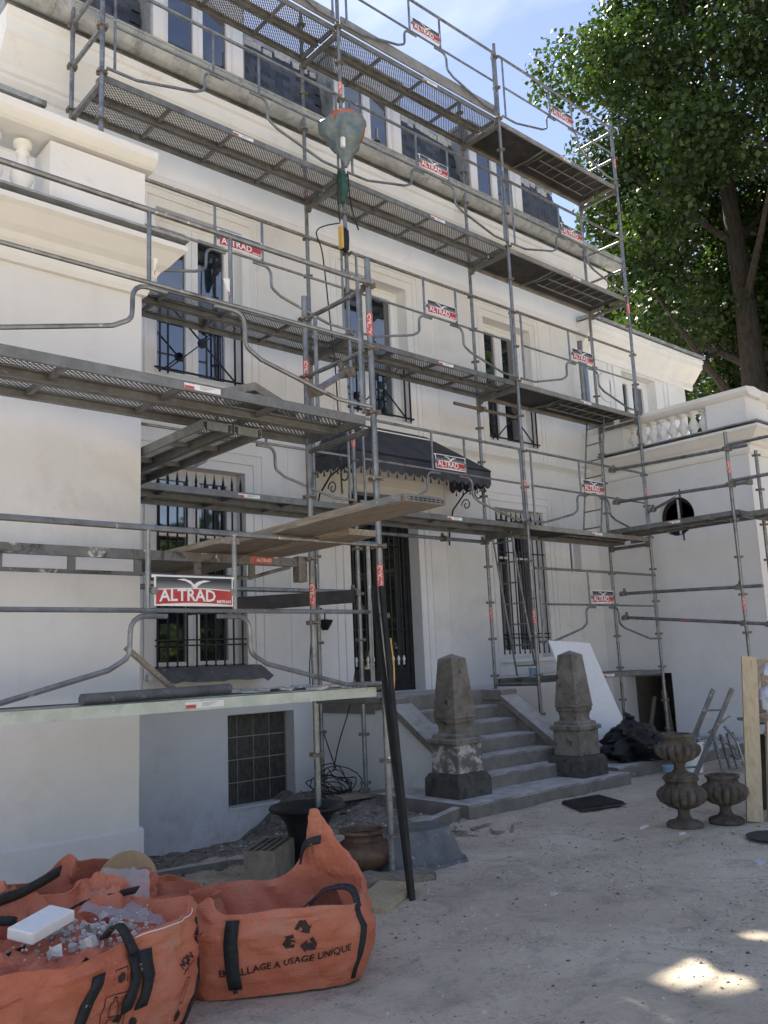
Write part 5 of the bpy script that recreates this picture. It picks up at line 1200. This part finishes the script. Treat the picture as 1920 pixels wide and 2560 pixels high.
# stitched rim seam and pale lining fold
# rubble inside
mb = MB(); n = 22
for i in range(n+1):
    for k in range(n+1):
        u, v_ = -1+2*i/n, -1+2*k/n; x, y = u*bR.a*.98, v_*bR.b*.98; ca, sa = math.cos(bR.r), math.sin(bR.r)
        mb.v.append((bR.c.x+x*ca-y*sa, bR.c.y+x*sa+y*ca, .20 + .04*mnoise.noise((x*7,y*7,2)) + .03*mnoise.noise((x*20,y*20,5))))
for i in range(n):
    for k in range(n): a = i*(n+1)+k; mb.f.append((a,a+1,a+n+2,a+n+1))
mb.build('rubble_fill', M['rubble'], br)['kind'] = 'stuff'
# left bag
bL = Bag(-1.70,-3.66, R(13), .49, .34, .45, 7.0, .07, peaks=((.33,.04,.03),(.12,.08,-.03),(.80,.12,-.06)), wr=.045)
bl = empty('rubble_bag', (-1.62,-3.66,0), 'orange woven bag with black outline drawings, overflowing with rubble and foam at the left edge', 'rubble bag')
bL.mesh().build('bag_fabric', M['orange'], bl, True, fix=False)
totL = 4*(bL.a+bL.b); FL = 2*bL.a/totL
for t0_, t1_ in ((FL*.62, FL*1.0),):
    MB().tube([bL.pt(t0_+(t1_-t0_)*k/24, .985)+bL.nrm(t0_+(t1_-t0_)*k/24,.97)*.004 for k in range(25)], .0022, 5).build('white_seam', M['signwhite'], bl)
# pictograms on the front
def pic(bag, items, t0, z0, par, rot=0, nm='pictogram'): print_on(bag, items, t0, z0, nm, par, rot=rot)
box1 = outline([(-.055,-.075),(.055,-.075),(.055,.075),(-.055,.075)], .004)
bottle = outline([(-.025,.0),(-.025,.045),(-.012,.05),(-.012,.065),(.0,.065),(.0,.05),(.012,.045),(.012,.0)], .004) + outline([(-.03,-.05),(.03,-.05),(.04,-.01),(-.02,-.01)], .004) + [dense_poly([(.0,-.02),(.03,-.03),(.045,-.005),(.02,.0)])]
dot = [dense_poly([(.018*math.cos(i*.63), .018*math.sin(i*.63)) for i in range(10)], 1)]
pic(bL, box1 + bottle, FL*.50, .19, bl, -.12); pic(bL, dot, FL*.605, .13, bl)
pic(bL, outline([(-.055,-.07),(.055,-.06),(.05,.06),(-.055,.06)], .004) + outline([(-.04,-.05),(.0,.03),(.045,-.05)], .004), FL*.46, .065, bl, -.12)
pic(bL, outline([(-.03,-.02),(-.03,.03),(.03,.03),(.03,-.02)], .004, False) + dot, FL*.52, .32, bl, -.1)
tn = text2d('NON', .036, .0016); print_on(bL, [tn] + outline([(-.05,-.026),(.05,-.026)], .003), FL*.85, .28, 'bag_lettering', bl, rot=.35)
pic(bL, outline([(-.012,.10),(.012,.10),(.018,.05),(.015,-.02),(-.015,-.02),(-.018,.05)], .003) + outline([(-.014,.07),(.014,.07)], .003) + [dense_poly([(-.02,-.06),(.0,-.04),(.02,-.06),(.01,-.085),(-.01,-.085)])] + outline([(.012,.115),(.02,.14)], .012, False), FL*.83, .15, bl, -.12)
tq = text2d('UNIQUE', .034, .001); print_on(bL, [tq], FL*.84, .022, 'bag_lettering', bl, rot=.12)
strap(bL, FL*.995, [.41,.36,.30,.24,.18,.12,.06,.01], .042, 'corner_strap', bl, [.0,0,.003,.0,-.006,-.014,-.018,-.018], off=.010)
strap(bL, FL*.42, [.37,.33,.28,.22,.16,.10,.05,.01], .045, 'front_strap', bl, [.0,-.004,-.012,-.02,-.03,-.045,-.05,-.05], off=.010)
for dx in (0, .022): strap(bL, FL*.585+dx, [.375,.33,.28,.23,.19], .050, 'hanging_strap', bl, [.0,0,-.002,-.008,-.012], off=.020)
ribbon([bL.pt(FL*.57,.95)+Vector((-.06,.06,.03)), bL.pt(FL*.575,1)+Vector((-.02,.02,.05)), bL.onface(FL*.585,.37,.02)], .045, (.9,.3,0), 'strap_loop', bl)
ribbon([bL.pt(.93,.9)+Vector((.05,.0,.03)), Vector((-1.75,-3.55,.40)), Vector((-1.50,-3.35,.45)), bL.pt(.42,.98)+Vector((-.03,.0,.05))], .05, (.2,-.5,.6), 'strap_loop', bl)
mb = MB(); n = 26
for i in range(n+1):
    for k in range(n+1):
        u, v_ = -1+2*i/n, -1+2*k/n; x, y = u*bL.a*1.0, v_*bL.b*1.0; ca, sa = math.cos(bL.r), math.sin(bL.r)
        mb.v.append((bL.c.x+x*ca-y*sa, bL.c.y+x*sa+y*ca, .33 + .05*(1-2*abs(mnoise.noise((x*5,y*5,2)))) + .03*(1-2*abs(mnoise.noise((x*11,y*11,5)))) + .03*(1-u*u)))
for i in range(n):
    for k in range(n): a = i*(n+1)+k; mb.f.append((a,a+1,a+n+2,a+n+1))
mb.build('rubble_fill', M['orange'], bl)['kind'] = 'stuff'
# third, slumped bag behind with torn fabric
bB = Bag(-1.52,-3.08, R(8), .52, .22, .46, 13.0, .04, peaks=((.60,.04,.10),(.78,.06,.08),(.53,.05,.06),(.1,.05,.05),(.22,.06,.06)), wr=.09)
bb = empty('rubble_bag', (-1.55,-3.02,0), 'crumpled folded orange bag lying behind the overflowing one', 'rubble bag')
bB.mesh().build('bag_fabric', M['orange'], bb, True, fix=False)
tv = text2d('VIDA', .10, .0); 
print_on(bB, [tv], .17, .36, 'bag_lettering', bb, 'ink')
bM = Bag(-.93,-3.13, R(-5), .20, .16, .34, 31.0, .04, peaks=((.62,.10,.05),(.05,.1,.04)), wr=.06)
bm_ = empty('rubble_bag', (-.93,-3.13,0), 'small bundle of orange bag fabric between the two large bags', 'rubble bag')
bM.mesh(90, 20).build('bag_fabric', M['orange'], bm_, True, fix=False)
def crumple(cx, cy, z, w_, d_, h_, rz, seed, label):
    nn = 34; mb = MB(); ca, sa = math.cos(rz), math.sin(rz)
    for i in range(nn+1):
        for k in range(nn+1):
            u, v_ = -1+2*i/nn, -1+2*k/nn; rg = lambda f, q: 1-2*abs(mnoise.noise((u*f+seed, v_*f, q)))
            x = u*w_*(1+.25*mnoise.noise((v_*3, seed, u))); y = v_*d_*(1+.3*mnoise.noise((u*3, seed, v_)))
            zz = z + h_*max(0, (1-u*u)*(1-v_*v_))**.5*(.55+.35*rg(1.6,0)+.18*rg(3.7,4)+.08*rg(8,6))
            mb.v.append((cx+x*ca-y*sa, cy+x*sa+y*ca, zz))
    for i in range(nn):
        for k in range(nn): a = i*(nn+1)+k; mb.f.append((a,a+1,a+nn+2,a+nn+1))
    return mb.thing('torn_bag_fabric', M['orange'], label, 'bag fabric', smooth=True)
crumple(-1.86, -3.30, .40, .26, .16, .20, .3, 4, 'crumpled torn orange fabric behind the foam slab at the left edge')
crumple(-1.36, -3.32, .38, .15, .13, .17, -.4, 9, 'bunched orange fabric right of the milky plastic sheet')
crumple(-2.06, -3.80, .38, .12, .14, .11, .8, 17, 'folded orange fabric under the left end of the foam slab')
ribbon([(-2.15,-3.55,.47),(-1.95,-3.50,.56),(-1.75,-3.40,.57),(-1.55,-3.28,.60)], .05, (.1,-.3,.9), 'strap_loop', bl)
ribbon([(-2.12,-3.62,.45),(-1.98,-3.62,.52),(-1.85,-3.56,.50),(-1.8,-3.45,.46)], .05, (.3,.6,.5), 'strap_loop', bl)
# foam slab, plastic sheet, cardboard disc
mb = MB(); q = Matrix.Rotation(R(28),3,'Z') @ Matrix.Rotation(R(-6),3,'Y') @ Matrix.Rotation(R(7),3,'X'); mb.obox((-1.78,-3.70,.500), (.235,.125,.045), q)
fs_ = mb.thing('foam_slab', M['foam'], 'clean white foam slab on top of the overflowing bag', 'foam slab'); bv = fs_.modifiers.new('b','BEVEL'); bv.width = .006; bv.segments = 2
def sheet(pts, seed, amp, label, mat, name, cat, nn=14):
    p = [Vector(x) for x in pts]; mb = MB()
    for i in range(nn+1):
        for k in range(nn+1):
            u, v_ = i/nn, k/nn; P_ = p[0].lerp(p[1], u).lerp(p[3].lerp(p[2], u), v_)
            d = Vector((mnoise.noise((u*3,v_*3,seed)), mnoise.noise((u*3,v_*3,seed+9)), abs(mnoise.noise((u*4,v_*4,seed+4)))))*amp; mb.v.append(tuple(P_+d))
    for i in range(nn):
        for k in range(nn): a = i*(nn+1)+k; mb.f.append((a,a+1,a+nn+2,a+nn+1))
    o = mb.thing(name, M[mat], label, cat, smooth=True); return o
sheet([(-1.52,-3.42,.44),(-1.28,-3.60,.37),(-1.12,-3.30,.52),(-1.30,-3.18,.55)], 3, .025, 'milky plastic sheet sticking up behind the foam slab', 'milky', 'plastic_sheet', 'plastic sheet')
sheet([(-1.45,-3.55,.43),(-1.25,-3.72,.38),(-1.18,-3.55,.40),(-1.40,-3.40,.44)], 8, .025, 'smaller milky plastic sheet lying right of the foam slab', 'milky', 'plastic_sheet', 'plastic sheet')
mb = MB(); mb.add([(-1.10+.19*math.cos(a), -3.02+.05*math.cos(a)+.03*math.sin(a), .40+.17*math.sin(a)) for a in [k*math.pi/16 for k in range(32)]], [tuple(range(32))]); cd = mb.thing('cardboard_disc', M['ochre'], 'round ochre cardboard disc standing behind the plastic sheet', 'cardboard'); m_ = cd.modifiers.new('s','SOLIDIFY'); m_.thickness = .012
def chunks(mb, n, f, smin, smax):
    for _ in range(n):
        c = Vector(f()); s_ = rnd.uniform(smin, smax); q = Matrix.Rotation(rnd.uniform(0,6),3,'Z') @ Matrix.Rotation(rnd.uniform(0,6),3,'X')
        vs = [c + q @ Vector((x*s_*rnd.uniform(.6,1.1), y*s_*rnd.uniform(.5,1), z*s_*rnd.uniform(.4,.9))) for x,y,z in ((-1,-1,-1),(1,-1,-1),(1,1,-1),(-1,1,-1),(-.8,-.7,1),(.8,-.8,1),(.7,.8,1),(-.8,.8,1))]
        mb.add([tuple(v) for v in vs], [(0,3,2,1),(4,5,6,7),(0,1,5,4),(1,2,6,5),(2,3,7,6),(3,0,4,7)])
mb = MB(); chunks(mb, 12, lambda: (bL.c.x+rnd.gauss(.12,.10), bL.c.y+rnd.gauss(-.06,.08), rnd.uniform(.41,.45)), .016, .034); chunks(mb, 160, lambda: (bL.c.x+rnd.gauss(.14,.12), bL.c.y+rnd.gauss(-.08,.08), rnd.uniform(.41,.46)), .002, .006); chunks(mb, 70, lambda: (bL.c.x+rnd.gauss(.12,.12), bL.c.y+rnd.gauss(-.08,.09), rnd.uniform(.40,.45)), .004, .016); chunks(mb, 60, lambda: (bL.c.x+rnd.uniform(-.4,.4), bL.c.y+rnd.uniform(-.3,.3), rnd.uniform(.38,.43)), .003, .008); mb.thing('rubble_pieces', M['rubble'], 'white rubble heaped in the overflowing bag', 'rubble', kind='stuff')
blob('foam_lump', M['foam'], (-1.97,-3.93,.24), [(.01,0),(.05,.01),(.06,.04),(.04,.08),(0,.09)], .9, 'white foam lump on the front of the overflowing bag at the left edge', 'foam lump', 41, 14)

# ------------------------------------------------------------------ loose gravel and litter
mb = MB()
def gpt():
    while True:
        x, y = rnd.uniform(-1.5,5.6), rnd.uniform(-6.2,-1.3)
        if -1.3 < x < .1 and -4.1 < y < -3.0: continue
        if mnoise.noise((x*1.3, y*1.3, 7)) + .35*mnoise.noise((x*5,y*5,2)) < rnd.uniform(-.5,.35): continue
        return x, y
for _ in range(9000):
    x, y = gpt(); s_ = rnd.choice((.002,.002,.003,.003,.004,.004,.005,.006,.008,.012)) * rnd.uniform(.8,1.4); z = hfun(x,y); a = rnd.uniform(0,6)
    c, d = math.cos(a)*s_, math.sin(a)*s_; h = s_*rnd.uniform(.35,.7)
    mb.add([(x+c,y+d,z),(x-d,y+c,z),(x-c*1.1,y-d,z),(x+d,y-c*.9,z),(x+c*.3,y+d*.2,z+h),(x-c*.4,y,z+h*.9)], [(0,1,4),(1,5,4),(1,2,5),(2,3,5),(3,4,5),(3,0,4)])
for _ in range(900):   # coarser rubble in the trench
    x, y = rnd.uniform(-.2,3.0), rnd.uniform(-1.5,1.2); s_ = rnd.uniform(.004,.02); z = hfun(x,y); a = rnd.uniform(0,6); c, d = math.cos(a)*s_, math.sin(a)*s_; h = s_*rnd.uniform(.5,1)
    mb.add([(x+c,y+d,z),(x-d,y+c,z),(x-c*1.1,y-d,z),(x+d,y-c*.9,z),(x+c*.3,y+d*.2,z+h),(x-c*.4,y,z+h*.9)], [(0,1,4),(1,5,4),(1,2,5),(2,3,5),(3,4,5),(3,0,4)])
mb.thing('gravel', M['pebble'], 'loose gravel and grit scattered over the dusty yard', 'gravel', kind='stuff')
for i, (x, y, sx, sy, m_, lab) in enumerate([(2.86,-4.32,.06,.04,'film','crumpled white paper scrap near the right edge of the yard'),(3.3,-3.52,.10,.012,'woodfresh','pale wood splinter in front of the stacked urns'),(3.42,-3.42,.05,.03,'signwhite','white chip in front of the stacked urns'),
        (3.45,-3.05,.08,.015,'signwhite','white strip left of the stacked urns'),(2.95,-3.15,.09,.008,'wood','thin dark stick on the yard left of the urns'),(3.65,-3.75,.05,.03,'woodfresh','ochre leaf-like scrap beside the manhole cover'),
        (1.35,-3.75,.035,.03,'rubble','pale flat stone in the middle of the yard'),(1.62,-2.6,.04,.02,'rubble','small white plaster bit beside the mortar tub')]):
    mb = MB(); z = hfun(x,y); n = 7; r0 = [rnd.uniform(.6,1.1) for _ in range(n)]
    mb.prism([(math.cos(2*math.pi*k/n)*r0[k], math.sin(2*math.pi*k/n)*r0[k]) for k in range(n)], lambda a_, b_: (x+a_*sx, y+b_*sy, z+.004+.006*a_), lambda a_, b_: (x+a_*sx, y+b_*sy, z+.010+.02*abs(a_*b_)))
    mb.thing('litter_scrap', M[m_], lab, 'scrap')

mb = MB()
for _ in range(34):
    x, y = rnd.choice([(rnd.uniform(.0,2.9), rnd.uniform(-1.5,.2)), (rnd.uniform(1.2,3.0), rnd.uniform(-2.4,-1.7))]); L_ = rnd.uniform(.05,.28)
    mb.obox((x, y, hfun(x,y)+.012), (L_, rnd.uniform(.012,.05), rnd.uniform(.006,.02)), Matrix.Rotation(rnd.uniform(0,3.1),3,'Z') @ Matrix.Rotation(rnd.uniform(-.15,.15),3,'Y'))
mb.thing('wood_debris', M['wood'], 'splintered wood offcuts strewn in the dug strip by the steps', 'debris', kind='stuff')
# ------------------------------------------------------------------ trees
def leaves(mb_arr, centers, radii, n_each, size, rs, flat=.75):
    allv = []
    for c, r_ in zip(centers, radii):
        n = int(n_each*(r_**2))
        d = rs.normal(size=(n,3)); d /= np.linalg.norm(d, axis=1)[:,None]
        rad = r_*rs.uniform(.55,1.05,(n,1)); p = np.array(c) + d*rad*np.array([1,1,flat])
        nm = d*.6 + rs.normal(size=(n,3))*.55 + np.array([0,0,.55]); nm /= np.linalg.norm(nm, axis=1)[:,None]
        a = np.cross(nm, rs.normal(size=(n,3))); a /= np.linalg.norm(a, axis=1)[:,None]; b = np.cross(nm, a)
        s = size*rs.uniform(.6,1.25,(n,1))
        q = np.stack([p - a*s*.9, p - b*s*.75 + nm*s*.15, p + a*s*1.0 - nm*s*.2, p + b*s*.75 + nm*s*.15], axis=1)
        allv.append(q.reshape(-1,3))
    return np.concatenate(allv)
def leaf_mesh(name, V, mat):
    n = len(V)//4; me = bpy.data.meshes.new(name); me.vertices.add(len(V)); me.vertices.foreach_set('co', V.astype(np.float32).ravel())
    me.loops.add(len(V)); me.loops.foreach_set('vertex_index', np.arange(len(V), dtype=np.int32)); me.polygons.add(n)
    me.polygons.foreach_set('loop_start', np.arange(0, len(V), 4, dtype=np.int32)); me.polygons.foreach_set('loop_total', np.full(n, 4, dtype=np.int32)); me.update(calc_edges=True); me.materials.append(mat); return me
def tree(x, y, H, Rc, z0, ncl, dens, size, label, seed, mat='leaf', trunk_r=.42, group='trees beyond the villa', lean=(0,0), limbs=9, clr=(.9,1.9), name='tree', extra=(), cshift=(0,0), lstart=.38, bare=0):
    rs = np.random.RandomState(seed); rr_ = random.Random(seed)
    e = empty(name, (x,y,0), label, 'tree', group)
    mb = MB(); top = H*.86; nseg = 12; tp = []
    for k in range(nseg+1):
        t = k/nseg; tp.append(Vector((x + lean[0]*t + .25*mnoise.noise((seed,t*3,0)), y + lean[1]*t + .25*mnoise.noise((seed,t*3,5)), top*t)))
    mb.tube(tp, trunk_r, 12, True, [trunk_r*(1.25-1.18*(k/nseg)**.8) + .02 for k in range(nseg+1)])
    cents = []; rads = []
    zc = (z0+H)/2; hz = (H-z0)/2
    for i in range(limbs):
        t0 = lstart + (.88-lstart)*i/limbs; p0 = tp[int(t0*nseg)]; a = i*2.4+seed; L = Rc*rr_.uniform(.65,.95)*(1.1-.5*(t0-.38))
        p1 = p0 + Vector((math.cos(a)*L*.45, math.sin(a)*L*.45, L*.35)); p2 = p0 + Vector((math.cos(a)*L*.9, math.sin(a)*L*.9, L*.75)); r0 = trunk_r*.42*(1.2-t0)
        mb.tube([p0,p1,p2], r0, 7, True, [r0, r0*.6, r0*.15])
        for _ in range(3):
            b0 = p0.lerp(p2, rr_.uniform(.4,.9)); b1 = b0 + Vector((rr_.uniform(-1,1)*L*.35, rr_.uniform(-1,1)*L*.35, rr_.uniform(.1,.5)*L*.4)); mb.tube([b0,b1], r0*.3, 5, True, [r0*.32, r0*.06])
    mb.build('trunk', M['bark'], e, True)
    while len(cents) < ncl:
        d = rs.normal(size=3); d /= np.linalg.norm(d); r_ = rs.uniform(.35,1.0)**.45
        wob = 1 + .28*mnoise.noise((d[0]*1.7+seed, d[1]*1.7, d[2]*1.7))
        c = np.array([x+lean[0]*.7+cshift[0], y+lean[1]*.7+cshift[1], zc]) + d*r_*wob*np.array([Rc,Rc,hz])
        if c[2] < z0*.8: continue
        if bare and c[2] < bare and abs((c[0]-x)*(-.42) + (c[1]-y)*.91) < 1.7 and (c[0]-x)*.91 + (c[1]-y)*.42 < 1.0: continue   # lower trunk stays bare on the villa side
        cents.append(c); rads.append(rs.uniform(*clr))
    V = leaves(None, cents, rads, dens, size, rs)
    if extra: V = np.concatenate([V, leaves(None, [e_[:3] for e_ in extra], [e_[3] for e_ in extra], dens*22, size*.6, rs)])
    V = V - np.array([x,y,0]); me = leaf_mesh('crown', V, M[mat]); o = link('crown', me, e)
    return e
tree(19.75, 2.85, 25, 5.5, 7.0, 215, 560, .09, 'tall maple with dark trunk rising behind the right wing', 3, trunk_r=.46, lean=(-.1,.15), cshift=(.6,-1.4), clr=(.8,1.6), bare=13.5)
tree(24.3, 12.2, 18.0, 3.8, 5.5, 110, 420, .10, 'lower lighter green tree seen past the end of the roof', 11, 'leaf2', .3, lstart=.6, clr=(.7,1.4))
tree(30.0, 9.0, 20, 6.5, 4.0, 130, 220, .13, 'broad tree filling the gap behind the tall maple', 17, 'leaf', .4, lstart=.6, clr=(.9,1.8))
tree(27.0, 2.0, 18, 5.5, 3.0, 110, 240, .13, 'tree behind the balustrade at the right edge', 19, 'leaf', .38, lstart=.62, clr=(.9,1.8))
# outside the frame: one tree added to dapple the yard, others show in windows
low = [(.34,-4.98,.17),(.28,-5.25,.17),(.45,-5.62,.36),(.95,-5.85,.35),(1.7,-5.5,.5),(2.4,-6.2,.9),(1.4,-6.9,.9),(-1.3,-5.5,.6),(-2.3,-5.4,.9),(-.6,-6.6,.8),(.3,-7.1,.8),(-.3,-8,1.1),(1,-8.4,1.1)]  # ground spots that the added leaf clusters are set to shade
tree(4.6, 16.5, 23.5, 3.0, 15.5, 40, 40, .26, 'unseen tree added behind the villa, its leaf clusters placed to dapple the yard', 33, trunk_r=.35, group='trees around the yard', clr=(1.2,1.8),
     extra=[(x_ + 20*.2395 + .3*k_*.2395, y_ + 20*.658 + .3*k_*.658, 20 + .3*k_, r_) for k_, (x_, y_, r_) in enumerate(low)])
for i, (x, y, H, Rc, z0) in enumerate([(27,-13,19,5.5,3),(34,-22,22,6,3),(15,-25,7,4.0,1),(22,-32,9,5.5,2),(3,-32,11,5,2),(21,-19,12,4.5,2)]):
    tree(x, y, H, Rc, z0, 110, 34, .30, ['tree right of the yard mirrored in the right windows','tall tree at the far right of the yard','low round tree across the yard from the steps','far tree across the yard','bushy tree behind the photographer','smaller tree between the two taller ones across the yard'][i], 40+i, trunk_r=.35, group='trees around the yard', clr=(1.1,1.9))
